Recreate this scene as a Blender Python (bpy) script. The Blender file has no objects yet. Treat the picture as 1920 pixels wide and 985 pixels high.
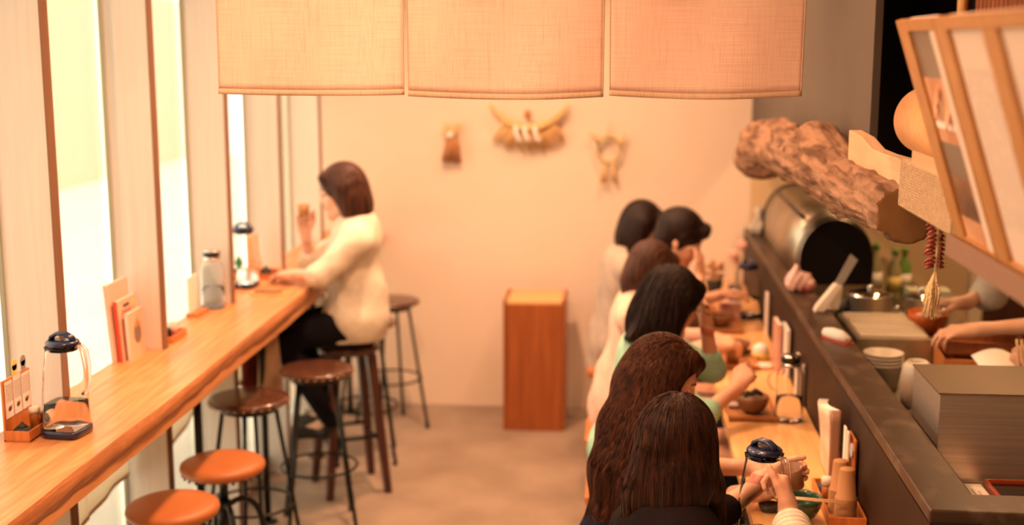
import bpy, bmesh, math, random
import numpy as np
from mathutils import Vector, Matrix

random.seed(7); np.random.seed(7)
PI = math.pi
scn = bpy.context.scene
COL = scn.collection

# ------------------------------------------------------------------ camera
F_PX = 2358.0
PITCH = math.radians(9.911)
YAW = math.radians(4.942)
CAM_H = 2.05
cam_d = bpy.data.cameras.new('camera')
cam = bpy.data.objects.new('camera', cam_d); COL.objects.link(cam)
cam.location = (0, 0, CAM_H)
cam.rotation_euler = (PI/2-PITCH, 0, YAW)
cam_d.sensor_width = 36.0
cam_d.lens = F_PX/1920*36.0
cam_d.clip_start = 0.05
cam_d.dof.use_dof = True
cam_d.dof.focus_distance = 2.95
cam_d.dof.aperture_fstop = 1.75
scn.camera = cam

# ------------------------------------------------------------------ exposure
scn.view_settings.view_transform = 'Standard'
scn.view_settings.look = 'None'
scn.view_settings.exposure = 0.0
scn.view_settings.gamma = 1.0
scn.view_settings.use_curve_mapping = False
scn.cycles.max_bounces = 10
scn.cycles.transparent_max_bounces = 16
scn.cycles.transmission_bounces = 8
scn.cycles.sample_clamp_indirect = 6.0
scn.cycles.use_denoising = True
scn.cycles.caustics_refractive = False
scn.cycles.caustics_reflective = False

# ------------------------------------------------------------------ sky
world = bpy.data.worlds.new('world'); scn.world = world; world.use_nodes = True
wn = world.node_tree.nodes; wl = world.node_tree.links
bg = wn['Background']
wtc = wn.new('ShaderNodeTexCoord'); wsep = wn.new('ShaderNodeSeparateXYZ')
wramp = wn.new('ShaderNodeValToRGB')
wramp.color_ramp.elements[0].position = 0.0; wramp.color_ramp.elements[0].color = (1.0, .91, .74, 1)
wramp.color_ramp.elements[1].position = 0.5; wramp.color_ramp.elements[1].color = (1.0, .86, .66, 1)
wl.new(wtc.outputs['Generated'], wsep.inputs[0]); wl.new(wsep.outputs['Z'], wramp.inputs[0])
wl.new(wramp.outputs[0], bg.inputs['Color'])
bg.inputs['Strength'].default_value = 3.1

sun_d = bpy.data.lights.new('sun', 'SUN'); sun_d.energy = 3.0; sun_d.angle = math.radians(2); sun_d.color = (1, .95, .86)
sun = bpy.data.objects.new('sun', sun_d); COL.objects.link(sun); sun.location = (0, 0, 8)
sun.rotation_euler = Vector((-.17, .12, -1)).to_track_quat('-Z', 'Y').to_euler()

# ------------------------------------------------------------------ lamps (ceiling downlights of the room, and two broad soft lights added)
def downlight(name, x, y, z, power, col=(1, .60, .30), size=.16, spread=150, tgt=None):
    d = bpy.data.lights.new(name, 'AREA'); d.shape = 'DISK'; d.size = size
    d.energy = power; d.color = col; d.spread = math.radians(spread)
    o = bpy.data.objects.new(name, d); COL.objects.link(o); o.location = (x, y, z)
    if tgt: o.rotation_euler = (Vector(tgt)-Vector((x, y, z))).to_track_quat('-Z', 'Y').to_euler()
    return o
WARM = (1, .53, .29)
for i, (x, y, p) in enumerate([(-.75, 2.3, 30), (-.75, 3.9, 38), (-.75, 5.5, 44)]):
    downlight('ceiling_lamp_or_fill', x, y, 2.78, p, WARM)
for i, (x, y, p) in enumerate([(.24, 3.7, 9), (.24, 4.9, 9), (.20, 6.1, 12)]):
    downlight('ceiling_lamp_or_fill', x, y, 2.78, p, WARM, .12)
downlight('ceiling_lamp_or_fill', .05, 2.1, 2.78, 9, WARM, .9)  # unseen soft light over the nearest guests, widened to blur the noren's shadow
for i, (x, y, p) in enumerate([(1.5, 2.6, 13), (1.6, 4.0, 16), (1.7, 5.6, 20)]):
    downlight('ceiling_lamp_or_fill', x, y, 2.78, p, (1, .56, .25), .2)
downlight('ceiling_lamp_or_fill', -.5, .2, 2.75, 30, WARM, 1.4, 170, (-.4, 3.2, 1.3))  # unseen broad fill above the camera, enlarged to soften the noren's shadow
# daylight portals in the window openings (guide sky sampling, give off nothing)
for k in range(7):
    d = bpy.data.lights.new('window_portal', 'AREA'); d.shape = 'RECTANGLE'; d.size = 2.7; d.size_y = .74
    d.cycles.is_portal = True
    o = bpy.data.objects.new('window_portal', d); COL.objects.link(o)
    o.location = (-1.765, 6.11-.784*k, 1.45); o.rotation_euler = (0, -PI/2, 0)

d = bpy.data.lights.new('window_portal', 'AREA'); d.shape = 'RECTANGLE'; d.size = 2.7; d.size_y = .38; d.cycles.is_portal = True
o = bpy.data.objects.new('window_portal', d); COL.objects.link(o); o.location = (-1.765, 6.73, 1.45); o.rotation_euler = (0, -PI/2, 0)  # portal of the added pane behind the last fin

# ------------------------------------------------------------------ material helpers
def M(name, col, rough=.5, metal=0.0, col2=None, scale=(1, 1, 1), ns=5, det=4, lo=.35, hi=.65, bump=0, bscale=None,
      spec=.5, trans=0, ior=1.45, sheen=0, coat=0, alpha=1, sss=0, dist=0, rough2=None):
    m = bpy.data.materials.new(name); m.use_nodes = True
    nt = m.node_tree; N = nt.nodes; L = nt.links; b = N['Principled BSDF']
    b.inputs['Base Color'].default_value = (*col, 1); b.inputs['Roughness'].default_value = rough
    b.inputs['Metallic'].default_value = metal; b.inputs['Specular IOR Level'].default_value = spec
    b.inputs['Transmission Weight'].default_value = trans; b.inputs['IOR'].default_value = ior
    b.inputs['Sheen Weight'].default_value = sheen; b.inputs['Coat Weight'].default_value = coat
    b.inputs['Alpha'].default_value = alpha
    if sss:
        b.inputs['Subsurface Weight'].default_value = sss
        b.inputs['Subsurface Radius'].default_value = (.02, .008, .004)
    if col2 is not None or bump:
        tc = N.new('ShaderNodeTexCoord'); mp = N.new('ShaderNodeMapping'); mp.inputs['Scale'].default_value = scale
        L.new(tc.outputs['Object'], mp.inputs[0])
        nz = N.new('ShaderNodeTexNoise'); nz.inputs['Scale'].default_value = ns; nz.inputs['Detail'].default_value = det
        nz.inputs['Distortion'].default_value = dist
        L.new(mp.outputs[0], nz.inputs['Vector'])
        rp = N.new('ShaderNodeValToRGB'); rp.color_ramp.elements[0].position = lo; rp.color_ramp.elements[1].position = hi
        rp.color_ramp.elements[0].color = (*col, 1); rp.color_ramp.elements[1].color = (*(col2 or col), 1)
        L.new(nz.outputs['Fac'], rp.inputs[0])
        if col2 is not None: L.new(rp.outputs[0], b.inputs['Base Color'])
        if bump:
            bp = N.new('ShaderNodeBump'); bp.inputs['Strength'].default_value = bump; bp.inputs['Distance'].default_value = .01
            src = nz
            if bscale:
                src = N.new('ShaderNodeTexNoise'); src.inputs['Scale'].default_value = bscale; src.inputs['Detail'].default_value = 5
                L.new(mp.outputs[0], src.inputs['Vector'])
            L.new(src.outputs['Fac'], bp.inputs['Height']); L.new(bp.outputs[0], b.inputs['Normal'])
    return m

def wood(name, c1, c2, c3, axis='y', rough=.35, ring=9.0, fine=60, coat=0, bump=.06, knots=False, dist=2.5):
    """wood with long grain along one axis: broad figure + fine fibres"""
    m = bpy.data.materials.new(name); m.use_nodes = True
    nt = m.node_tree; N = nt.nodes; L = nt.links; b = N['Principled BSDF']
    s = {'x': (.10, 1, 1), 'y': (1, .10, 1), 'z': (1, 1, .10)}[axis]
    tc = N.new('ShaderNodeTexCoord')
    mp = N.new('ShaderNodeMapping'); mp.inputs['Scale'].default_value = s; L.new(tc.outputs['Object'], mp.inputs[0])
    n1 = N.new('ShaderNodeTexNoise'); n1.inputs['Scale'].default_value = ring; n1.inputs['Detail'].default_value = 2; n1.inputs['Distortion'].default_value = dist*.3
    L.new(mp.outputs[0], n1.inputs['Vector'])
    mul = N.new('ShaderNodeMath'); mul.operation = 'MULTIPLY'; mul.inputs[1].default_value = 9; L.new(n1.outputs['Fac'], mul.inputs[0])
    fr = N.new('ShaderNodeMath'); fr.operation = 'PINGPONG'; fr.inputs[1].default_value = .5; L.new(mul.outputs[0], fr.inputs[0])
    r1 = N.new('ShaderNodeValToRGB'); e = r1.color_ramp.elements
    e[0].position = .0; e[0].color = (*c1, 1); e[1].position = .5; e[1].color = (*c2, 1)
    L.new(fr.outputs[0], r1.inputs[0])
    mp2 = N.new('ShaderNodeMapping'); s2 = {'x': (.03, 1, 1), 'y': (1, .03, 1), 'z': (1, 1, .03)}[axis]
    mp2.inputs['Scale'].default_value = s2; L.new(tc.outputs['Object'], mp2.inputs[0])
    n2 = N.new('ShaderNodeTexNoise'); n2.inputs['Scale'].default_value = fine; n2.inputs['Detail'].default_value = 6
    L.new(mp2.outputs[0], n2.inputs['Vector'])
    r2 = N.new('ShaderNodeValToRGB'); r2.color_ramp.elements[0].position = .42; r2.color_ramp.elements[1].position = .72
    r2.color_ramp.elements[0].color = (0, 0, 0, 1); r2.color_ramp.elements[1].color = (1, 1, 1, 1)
    L.new(n2.outputs['Fac'], r2.inputs[0])
    mx = N.new('ShaderNodeMixRGB'); mx.inputs[2].default_value = (*c3, 1)
    k = N.new('ShaderNodeMath'); k.operation = 'MULTIPLY'; k.inputs[1].default_value = .6; L.new(r2.outputs[0], k.inputs[0])
    L.new(k.outputs[0], mx.inputs[0]); L.new(r1.outputs[0], mx.inputs[1])
    out = mx.outputs[0]
    if knots:
        v = N.new('ShaderNodeTexVoronoi'); v.inputs['Scale'].default_value = 4.2
        mp3 = N.new('ShaderNodeMapping'); mp3.inputs['Scale'].default_value = {'x': (.6, 1, 1), 'y': (1, .6, 1), 'z': (1, 1, .6)}[axis]
        L.new(tc.outputs['Object'], mp3.inputs[0]); L.new(mp3.outputs[0], v.inputs['Vector'])
        rk = N.new('ShaderNodeValToRGB'); rk.color_ramp.elements[0].position = .03; rk.color_ramp.elements[1].position = .13
        rk.color_ramp.elements[0].color = (1, 1, 1, 1); rk.color_ramp.elements[1].color = (0, 0, 0, 1)
        L.new(v.outputs['Distance'], rk.inputs[0])
        mk = N.new('ShaderNodeMixRGB'); mk.inputs[2].default_value = (c3[0]*.4, c3[1]*.35, c3[2]*.3, 1)
        L.new(rk.outputs[0], mk.inputs[0]); L.new(out, mk.inputs[1]); out = mk.outputs[0]
    L.new(out, b.inputs['Base Color'])
    b.inputs['Roughness'].default_value = rough; b.inputs['Coat Weight'].default_value = coat; b.inputs['Coat Roughness'].default_value = .15
    if bump:
        bp = N.new('ShaderNodeBump'); bp.inputs['Strength'].default_value = bump; bp.inputs['Distance'].default_value = .004
        L.new(n2.outputs['Fac'], bp.inputs['Height']); L.new(bp.outputs[0], b.inputs['Normal'])
    return m

def linen(name, c1, c2, trans=.35, thread=420):
    m = bpy.data.materials.new(name); m.use_nodes = True
    nt = m.node_tree; N = nt.nodes; L = nt.links; b = N['Principled BSDF']; out = N['Material Output']
    tc = N.new('ShaderNodeTexCoord')
    def nz(sc, ns, lo, hi):
        mp = N.new('ShaderNodeMapping'); mp.inputs['Scale'].default_value = sc; L.new(tc.outputs['Object'], mp.inputs[0])
        n = N.new('ShaderNodeTexNoise'); n.inputs['Scale'].default_value = ns; n.inputs['Detail'].default_value = 2
        L.new(mp.outputs[0], n.inputs['Vector'])
        r = N.new('ShaderNodeValToRGB'); r.color_ramp.elements[0].position = lo; r.color_ramp.elements[1].position = hi
        L.new(n.outputs['Fac'], r.inputs[0]); return r.outputs[0]
    a = nz((1, 1, .012), thread, .40, .70)
    c = nz((.012, .012, 1), thread, .40, .70)
    a2 = nz((1, 1, .03), thread*.25, .60, .78)
    c2_ = nz((.03, .03, 1), thread*.3, .62, .80)
    def mxx(x, y, t):
        q = N.new('ShaderNodeMath'); q.operation = t; L.new(x, q.inputs[0]); L.new(y, q.inputs[1]); return q.outputs[0]
    s = mxx(mxx(a, c, 'ADD'), mxx(a2, c2_, 'ADD'), 'ADD')
    q = N.new('ShaderNodeMath'); q.operation = 'MULTIPLY'; q.inputs[1].default_value = .32; q.use_clamp = True; L.new(s, q.inputs[0])
    mx = N.new('ShaderNodeMixRGB'); mx.inputs[1].default_value = (*c1, 1); mx.inputs[2].default_value = (*c2, 1); L.new(q.outputs[0], mx.inputs[0])
    L.new(mx.outputs[0], b.inputs['Base Color']); b.inputs['Roughness'].default_value = .9; b.inputs['Specular IOR Level'].default_value = .1
    bp = N.new('ShaderNodeBump'); bp.inputs['Strength'].default_value = .25; bp.inputs['Distance'].default_value = .001
    L.new(s, bp.inputs['Height']); L.new(bp.outputs[0], b.inputs['Normal'])
    tr = N.new('ShaderNodeBsdfTranslucent'); L.new(mx.outputs[0], tr.inputs[0])
    ms = N.new('ShaderNodeMixShader'); ms.inputs[0].default_value = trans
    L.new(b.outputs[0], ms.inputs[1]); L.new(tr.outputs[0], ms.inputs[2]); L.new(ms.outputs[0], out.inputs[0])
    return m

def thinglass(name, tint=(.97, .99, .97), gloss=.08):
    m = bpy.data.materials.new(name); m.use_nodes = True
    nt = m.node_tree; N = nt.nodes; L = nt.links; N.remove(N['Principled BSDF']); out = N['Material Output']
    t = N.new('ShaderNodeBsdfTransparent'); t.inputs[0].default_value = (*tint, 1)
    g = N.new('ShaderNodeBsdfGlossy'); g.inputs['Roughness'].default_value = .02
    fr = N.new('ShaderNodeLayerWeight'); fr.inputs['Blend'].default_value = gloss*3
    k = N.new('ShaderNodeMath'); k.operation = 'MULTIPLY'; k.inputs[1].default_value = .6; L.new(fr.outputs['Fresnel'], k.inputs[0])
    ms = N.new('ShaderNodeMixShader'); L.new(k.outputs[0], ms.inputs[0]); L.new(t.outputs[0], ms.inputs[1]); L.new(g.outputs[0], ms.inputs[2])
    L.new(ms.outputs[0], out.inputs[0]); return m

# ------------------------------------------------------------------ materials
m_wall = M('cream_plaster', (.86, .72, .59), .9, col2=(.83, .69, .56), ns=2.5, spec=.1, bump=.02, bscale=80)
m_kitchen_wall = M('kitchen_wall_paint', (.68, .50, .30), .7, spec=.2)
m_fin = wood('pale_painted_wood', (.76, .71, .64), (.74, .69, .62), (.68, .62, .54), 'z', .6, ring=6, fine=90, bump=.03)
m_finedge = wood('brown_fin_edge', (.24, .12, .06), (.21, .10, .05), (.16, .07, .035), 'z', .6)
m_trim = M('sage_window_trim', (.36, .37, .27), .4)
m_floor = M('concrete_floor', (.26, .19, .14), .6, col2=(.38, .29, .22), ns=3.2, det=10, lo=.30, hi=.72, bump=.05, bscale=40)
m_ceil = M('ceiling_paint', (.70, .62, .52), .9)
m_soffit = M('grey_plaster', (.150, .122, .100), .9, col2=(.135, .108, .09), ns=2, spec=.05)
m_black_panel = M('black_board', (.010, .007, .006), .9, spec=.05)
m_counter = wood('counter_wood', (.72, .32, .12), (.62, .245, .08), (.36, .12, .035), 'y', .42, ring=7, fine=55, coat=.08, bump=.02)
m_edge = wood('live_edge_wood', (.50, .20, .07), (.40, .145, .045), (.20, .065, .02), 'y', .5, ring=22, fine=80, bump=.5, dist=4)
m_table = wood('table_wood', (.88, .52, .22), (.82, .45, .17), (.66, .32, .11), 'y', .3, ring=6, fine=60, coat=.2, bump=.02)
m_ledge = M('dark_stained_ledge', (.060, .034, .021), .38, col2=(.17, .12, .08), scale=(1, .6, 1), ns=16, det=12, lo=.52, hi=.80, bump=.05, bscale=60)
m_partition = M('dark_partition', (.036, .018, .011), .55, spec=.3, col2=(.026, .013, .008), scale=(1, 1, .4), ns=6, det=6, bump=.03)
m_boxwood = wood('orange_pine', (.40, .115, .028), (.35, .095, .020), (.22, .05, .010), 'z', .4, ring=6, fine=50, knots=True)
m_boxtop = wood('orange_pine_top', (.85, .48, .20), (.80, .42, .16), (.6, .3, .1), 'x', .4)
m_chair = wood('chair_wood', (.62, .22, .06), (.55, .17, .04), (.4, .12, .03), 'z', .4)
m_dkseat = M('dark_seat_wood', (.075, .03, .018), .25, col2=(.11, .045, .025), scale=(1, .1, 1), ns=30, coat=.3)
m_dkleg = M('dark_leg_wood', (.09, .032, .02), .4, col2=(.06, .02, .014), scale=(1, 1, .1), ns=40)
m_metal = M('black_metal', (.006, .007, .006), .35, spec=.35)
m_brass = M('brass_tacks', (.75, .45, .2), .3, 1)
m_leather = M('tan_leather', (.44, .145, .038), .45, col2=(.40, .125, .032), ns=8, bump=.04, bscale=300)
m_steel = M('brushed_steel', (.80, .68, .58), .36, .85, col2=(.66, .55, .46), scale=(.02, 1, 1), ns=120, bump=.03)
m_steel2 = M('worn_steel', (.55, .48, .38), .38, 1, col2=(.42, .36, .28), ns=12)
m_log = M('driftwood', (.11, .055, .032), .9, col2=(.33, .19, .12), scale=(1, .14, 1), ns=34, det=9, lo=.34, hi=.60, bump=.45, bscale=40, spec=.15, dist=.6)
m_logend = M('cut_end_wood', (.20, .095, .032), .8, col2=(.15, .07, .025), ns=9, det=6, bump=.15, spec=.15)
m_plank = wood('pale_plank', (.68, .44, .26), (.63, .39, .22), (.60, .36, .18), 'y', .6, ring=5, fine=50, knots=False)
m_rope = M('natural_rope', (.62, .46, .30), .9, col2=(.50, .35, .22), ns=120, spec=.1)
m_veneer = wood('bent_veneer', (.80, .42, .18), (.74, .36, .14), (.60, .27, .09), 'x', .35, ring=8, fine=60)
m_shelf = M('menu_shelf_wood', (.24, .13, .085), .6)
m_frame = wood('menu_frame_wood', (.48, .23, .08), (.43, .195, .06), (.32, .14, .035), 'z', .4, ring=8, fine=70)
m_dark_in = M('dark_interior', (.03, .014, .008), .7)
m_slat = wood('reddish_slats', (.30, .095, .03), (.24, .07, .02), (.14, .035, .01), 'z', .5)
m_paper = M('paper', (.86, .78, .70), .8, spec=.1)
m_menu = M('menu_sheet_paper', (.66, .53, .44), .8, spec=.1)
m_ink = M('printed_ink', (.10, .07, .06), .8)
m_inklight = M('faded_ink', (.55, .46, .40), .8)
m_red = M('printed_red', (.70, .08, .04), .6)
m_photo_d = M('photo_dark', (.10, .055, .035), .35, col2=(.30, .14, .07), ns=14, det=3)
m_photo_m = M('photo_mid', (.48, .20, .09), .35, col2=(.72, .42, .26), ns=12, det=3)
m_photo_g = M('photo_grey', (.20, .15, .11), .35)
m_linen = linen('noren_linen', (.88, .68, .56), (.64, .42, .31), .35, 560)
m_hem = linen('noren_hem', (.70, .48, .33), (.46, .28, .17), .12)
m_cafe = linen('cafe_curtain', (.92, .86, .74), (.80, .70, .54), .6, 260)
m_cafehem = M('cafe_curtain_hem', (.72, .52, .30), .9)
m_glass = M('clear_plastic', (1, 1, 1), .02, trans=1, ior=1.22)
m_water = M('water', (.97, .98, 1), 0, trans=1, ior=1.12)
m_pane = thinglass('window_glass')
m_clear = thinglass('clear_sheet', (.90, .88, .84), .2)
m_navy = M('navy_plastic', (.012, .018, .06), .25, coat=.3)
m_lidrim = M('smoky_rim', (.10, .10, .12), .15, trans=.5)
m_chrome = M('chrome', (.75, .72, .68), .12, 1)
m_blackpl = M('black_plastic', (.015, .013, .012), .35)
m_straw = M('straw', (.88, .60, .28), .8, col2=(.74, .46, .18), scale=(1, 1, .2), ns=60, bump=.3)
m_strawg = M('straw_greenish', (.50, .42, .22), .8, col2=(.70, .50, .24), ns=40)
m_cone = M('dry_seed_brown', (.40, .17, .07), .8, col2=(.55, .28, .12), ns=60, bump=.3)
m_white = M('white_paper', (.88, .80, .74), .8)
m_chili = M('dry_chili', (.17, .010, .005), .25, col2=(.30, .028, .010), ns=40, coat=.4)
m_stem = M('chili_stem', (.62, .42, .22), .7)
m_ricestraw = M('rice_stalk', (.66, .46, .22), .75, col2=(.80, .60, .32), ns=120)
m_paper_cup = M('kraft_cup', (.42, .20, .075), .6)
m_terracotta = M('brown_ceramic', (.28, .13, .055), .4, col2=(.22, .10, .045), ns=10)
m_green_bowl = M('green_glaze', (.035, .085, .045), .18, coat=.5)
m_tray = wood('tray_wood', (.50, .22, .08), (.45, .18, .06), (.3, .1, .03), 'y', .4)
m_chop = wood('chopstick_wood', (.82, .55, .30), (.78, .5, .26), (.6, .36, .16), 'x', .5)
m_orange = M('orange_plastic', (.85, .18, .03), .35, trans=.3)
m_orangecloth = M('orange_print', (.80, .20, .04), .8)
m_yellow = M('soft_yellow', (.78, .62, .20), .6)
m_green = M('green_plastic', (.16, .30, .06), .5)
m_bottlegl = M('pale_green_bottle', (.58, .52, .28), .25, trans=.4)
m_blue = M('blue_print', (.05, .09, .22), .5)
m_maroon = M('maroon_cloth', (.16, .02, .015), .8)
m_tanbag = M('tan_canvas', (.55, .38, .24), .85, col2=(.48, .32, .20), ns=60)
m_pinkpk = M('pink_wrapper', (.80, .52, .46), .35, col2=(.55, .14, .14), ns=14, det=2, lo=.5, hi=.62)
m_crump = M('crumpled_foil_paper', (.72, .64, .55), .4, col2=(.35, .32, .26), ns=40)
m_whitepl = M('ivory_plastic', (.80, .70, .58), .35)
m_greyblade = M('grey_translucent', (.42, .38, .34), .3, trans=.25)
m_towel = M('rolled_towel', (.86, .76, .70), .85, bump=.3, bscale=60)
m_redbox = M('red_lacquer', (.40, .06, .02), .2, coat=.5)
m_blacklac = M('black_lacquer', (.012, .010, .010), .12, coat=.5)
m_terr_pot = M('black_iron', (.03, .026, .022), .55)
m_amber = M('amber_sauce', (.60, .20, .04), .1, trans=.5)
m_bamboo = M('bamboo', (.66, .40, .18), .4)
m_ground = M('outside_paving', (.86, .79, .70), .9, col2=(.80, .73, .64), ns=2)
m_outwall = M('outside_plaster', (.86, .62, .46), .9)
m_leaf = M('outside_leaves', (.25, .36, .08), .7, col2=(.12, .22, .04), ns=12)
# people
def skinmat(name, c): return M(name, c, .45, sss=.15, col2=(c[0]*.94, c[1]*.86, c[2]*.82), ns=14, spec=.4)
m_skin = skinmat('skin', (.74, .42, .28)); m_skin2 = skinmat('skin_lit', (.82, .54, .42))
m_lip = M('lips', (.55, .17, .12), .4); m_brow = M('brow_lash', (.05, .025, .018), .7)
m_nail = M('fingernail', (.82, .52, .42), .25)
def hairmat(name, c, c2, ro=.42):
    m = M(name, c, ro, col2=c2, scale=(1, 1, .06), ns=95, det=5, lo=.36, hi=.68, bump=.6, spec=.25); return m
m_hair_auburn = hairmat('auburn_hair', (.026, .0075, .0035), (.105, .030, .010))
m_hair_brown = hairmat('dark_brown_hair', (.014, .0045, .0022), (.062, .019, .007))
m_hair_dark = hairmat('near_black_hair', (.008, .003, .002), (.022, .008, .005))
m_hair_soft = hairmat('soft_brown_hair', (.028, .009, .006), (.085, .033, .018))
def cloth(name, c, c2=None, ns=40, sheen=0, bump=.25): return M(name, c, .9, col2=c2 or tuple(q*.88 for q in c), ns=ns, sheen=sheen, spec=.06, bump=bump, bscale=26)
m_cream_shirt = cloth('cream_shirt', (.80, .72, .58)); m_trouser = cloth('black_trousers', (.012, .011, .014))
m_black_top = cloth('black_top', (.014, .009, .009)); m_navy_top = cloth('navy_top', (.012, .013, .028))
m_mint = cloth('mint_cardigan', (.36, .60, .44)); m_pink = cloth('blush_coat', (.86, .58, .46), (.74, .46, .36), 70)
m_grey = cloth('grey_cardigan', (.50, .40, .33)); m_darkblue = cloth('dark_blouse', (.10, .045, .03))
m_white_shirt = cloth('white_shirt', (.82, .70, .56)); m_apron = cloth('brown_apron', (.06, .028, .018))
m_stripe_b = cloth('black_stripe', (.02, .025, .02)); m_stripe_w = cloth('white_stripe', (.75, .66, .55))
m_denim = cloth('dark_denim', (.03, .03, .045))

# ------------------------------------------------------------------ object helpers
def tag(o, label=None, cat=None, group=None, kind=None):
    if label: o['label'] = label
    if cat: o['category'] = cat
    if group: o['group'] = group
    if kind: o['kind'] = kind
    return o
def thing(name, label, cat, loc=(0, 0, 0), group=None):
    o = bpy.data.objects.new(name, None); COL.objects.link(o); o.location = loc; o.empty_display_size = .05
    return tag(o, label, cat, group)
def worldloc(o):
    v = Vector((0, 0, 0))
    while o is not None: v += o.location; o = o.parent
    return v
def link_mesh(name, me, mats, parent=None, base=None):
    for m in (mats if isinstance(mats, (list, tuple)) else [mats]): me.materials.append(m)
    o = bpy.data.objects.new(name, me); COL.objects.link(o)
    off = worldloc(parent) if parent is not None else Vector(base or (0, 0, 0))
    me.transform(Matrix.Translation(-off))
    if parent is not None: o.parent = parent
    else: o.location = off
    return o
def copy_tree(o, parent=None):
    c = o.copy(); COL.objects.link(c); c.parent = parent
    for ch in list(o.children): copy_tree(ch, c)
    return c

class B:
    """collects shapes for ONE mesh object (world coordinates)"""
    def __init__(s): s.bm = bmesh.new()
    def _mi(s, faces, mi, smooth):
        for f in faces: f.material_index = mi; f.smooth = smooth
    def box(s, c, d, rot=None, mi=0, bev=0, seg=2):
        r = bmesh.ops.create_cube(s.bm, size=1); vs = r['verts']
        for v in vs: v.co = Vector((v.co.x*d[0], v.co.y*d[1], v.co.z*d[2]))
        fs = list({f for v in vs for f in v.link_faces})
        if bev:
            es = list({e for v in vs for e in v.link_edges})
            r2 = bmesh.ops.bevel(s.bm, geom=es, offset=bev, segments=seg, affect='EDGES', profile=.7)
            vs = list({v for f in r2['faces'] for v in f.verts} | {v for v in vs if v.is_valid})
            vs = [v for v in vs if v.is_valid]; fs = list({f for v in vs for f in v.link_faces})
        mt = Matrix.Translation(Vector(c)) @ (rot.to_4x4() if rot is not None else Matrix.Identity(4))
        bmesh.ops.transform(s.bm, matrix=mt, verts=vs)
        s._mi(fs, mi, False); return s
    def lathe(s, prof, c=(0, 0, 0), n=32, mi=0, rot=None, smooth=True, ang=None, squash=None):
        mt = Matrix.Translation(Vector(c)) @ (rot.to_4x4() if rot is not None else Matrix.Identity(4))
        rings = []
        for r, z in prof:
            if r < 1e-6: rings.append([s.bm.verts.new(mt @ Vector((0, 0, z)))]); continue
            ring = []
            for i in range(n):
                t = 2*PI*i/n; x, y = r*math.cos(t), r*math.sin(t)
                if squash: x, y = squash(x, y, r)
                ring.append(s.bm.verts.new(mt @ Vector((x, y, z))))
            rings.append(ring)
        fs = []
        for a, b in zip(rings, rings[1:]):
            for i in range(n):
                j = (i+1) % n
                if len(a) == 1 and len(b) == 1: continue
                if len(a) == 1: q = (a[0], b[j], b[i])
                elif len(b) == 1: q = (a[i], a[j], b[0])
                else: q = (a[i], a[j], b[j], b[i])
                try: fs.append(s.bm.faces.new(q))
                except ValueError: pass
        s._mi(fs, mi, smooth); return s
    def cyl(s, a, b, r0, r1=None, n=16, mi=0, smooth=True):
        a = Vector(a); b = Vector(b); r1 = r0 if r1 is None else r1
        q = (b-a).to_track_quat('Z', 'Y').to_matrix(); L = (b-a).length
        return s.lathe([(0, 0), (r0, 0), (r1, L), (0, L)], a, n, mi, q, smooth)
    def tube(s, pts, r, n=8, mi=0, closed=False, smooth=True):
        pts = [Vector(p) for p in pts]; N = len(pts)
        rr = r if isinstance(r, (list, tuple)) else [r]*N
        up = Vector((0, 0, 1)); rings = []
        prev = None
        for i, p in enumerate(pts):
            t = (pts[(i+1) % N]-pts[i-1]) if closed else (pts[min(i+1, N-1)]-pts[max(i-1, 0)])
            t.normalize()
            if prev is None:
                u = t.cross(up)
                if u.length < .05: u = t.cross(Vector((1, 0, 0)))
            else: u = prev - t*prev.dot(t)
            u.normalize(); prev = u; w = t.cross(u)
            rings.append([s.bm.verts.new(p+(u*math.cos(2*PI*k/n)+w*math.sin(2*PI*k/n))*rr[i]) for k in range(n)])
        fs = []
        rng = range(N) if closed else range(N-1)
        for i in rng:
            a, b = rings[i], rings[(i+1) % N]
            for k in range(n): fs.append(s.bm.faces.new((a[k], a[(k+1) % n], b[(k+1) % n], b[k])))
        if not closed:
            fs.append(s.bm.faces.new(rings[0][::-1])); fs.append(s.bm.faces.new(rings[-1]))
        s._mi(fs, mi, smooth); return s
    def ball(s, c, r, mi=0, sub=2, sc=(1, 1, 1), rot=None):
        rr = bmesh.ops.create_icosphere(s.bm, subdivisions=sub, radius=r); vs = rr['verts']
        mt = Matrix.Translation(Vector(c)) @ (rot.to_4x4() if rot is not None else Matrix.Identity(4)) @ Matrix.Diagonal((*sc, 1))
        bmesh.ops.transform(s.bm, matrix=mt, verts=vs)
        s._mi(list({f for v in vs for f in v.link_faces}), mi, True); return s
    def prism(s, pts, d, mi=0, smooth=False):
        """polygon pts (3D) extruded by vector d"""
        d = Vector(d); a = [s.bm.verts.new(Vector(p)) for p in pts]; b = [s.bm.verts.new(Vector(p)+d) for p in pts]
        fs = [s.bm.faces.new(a[::-1]), s.bm.faces.new(b)]
        n = len(pts)
        for i in range(n): fs.append(s.bm.faces.new((a[i], a[(i+1) % n], b[(i+1) % n], b[i])))
        s._mi(fs, mi, smooth); return s
    def grid(s, fn, nu, nv, mi=0, smooth=True):
        g = [[s.bm.verts.new(Vector(fn(i/nu, j/nv))) for j in range(nv+1)] for i in range(nu+1)]
        fs = [s.bm.faces.new((g[i][j], g[i+1][j], g[i+1][j+1], g[i][j+1])) for i in range(nu) for j in range(nv)]
        s._mi(fs, mi, smooth); return s
    def done(s, name, mats, parent=None, base=None, solid=0, bevel=0):
        bmesh.ops.recalc_face_normals(s.bm, faces=s.bm.faces[:])
        me = bpy.data.meshes.new(name); s.bm.to_mesh(me); s.bm.free()
        o = link_mesh(name, me, mats, parent, base)
        if solid:
            md = o.modifiers.new('thickness', 'SOLIDIFY'); md.thickness = solid; md.offset = 0
        if bevel:
            md = o.modifiers.new('bevel', 'BEVEL'); md.width = bevel; md.segments = 2; md.limit_method = 'ANGLE'
        return o
def RX(a): return Matrix.Rotation(a, 3, 'X')
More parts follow.
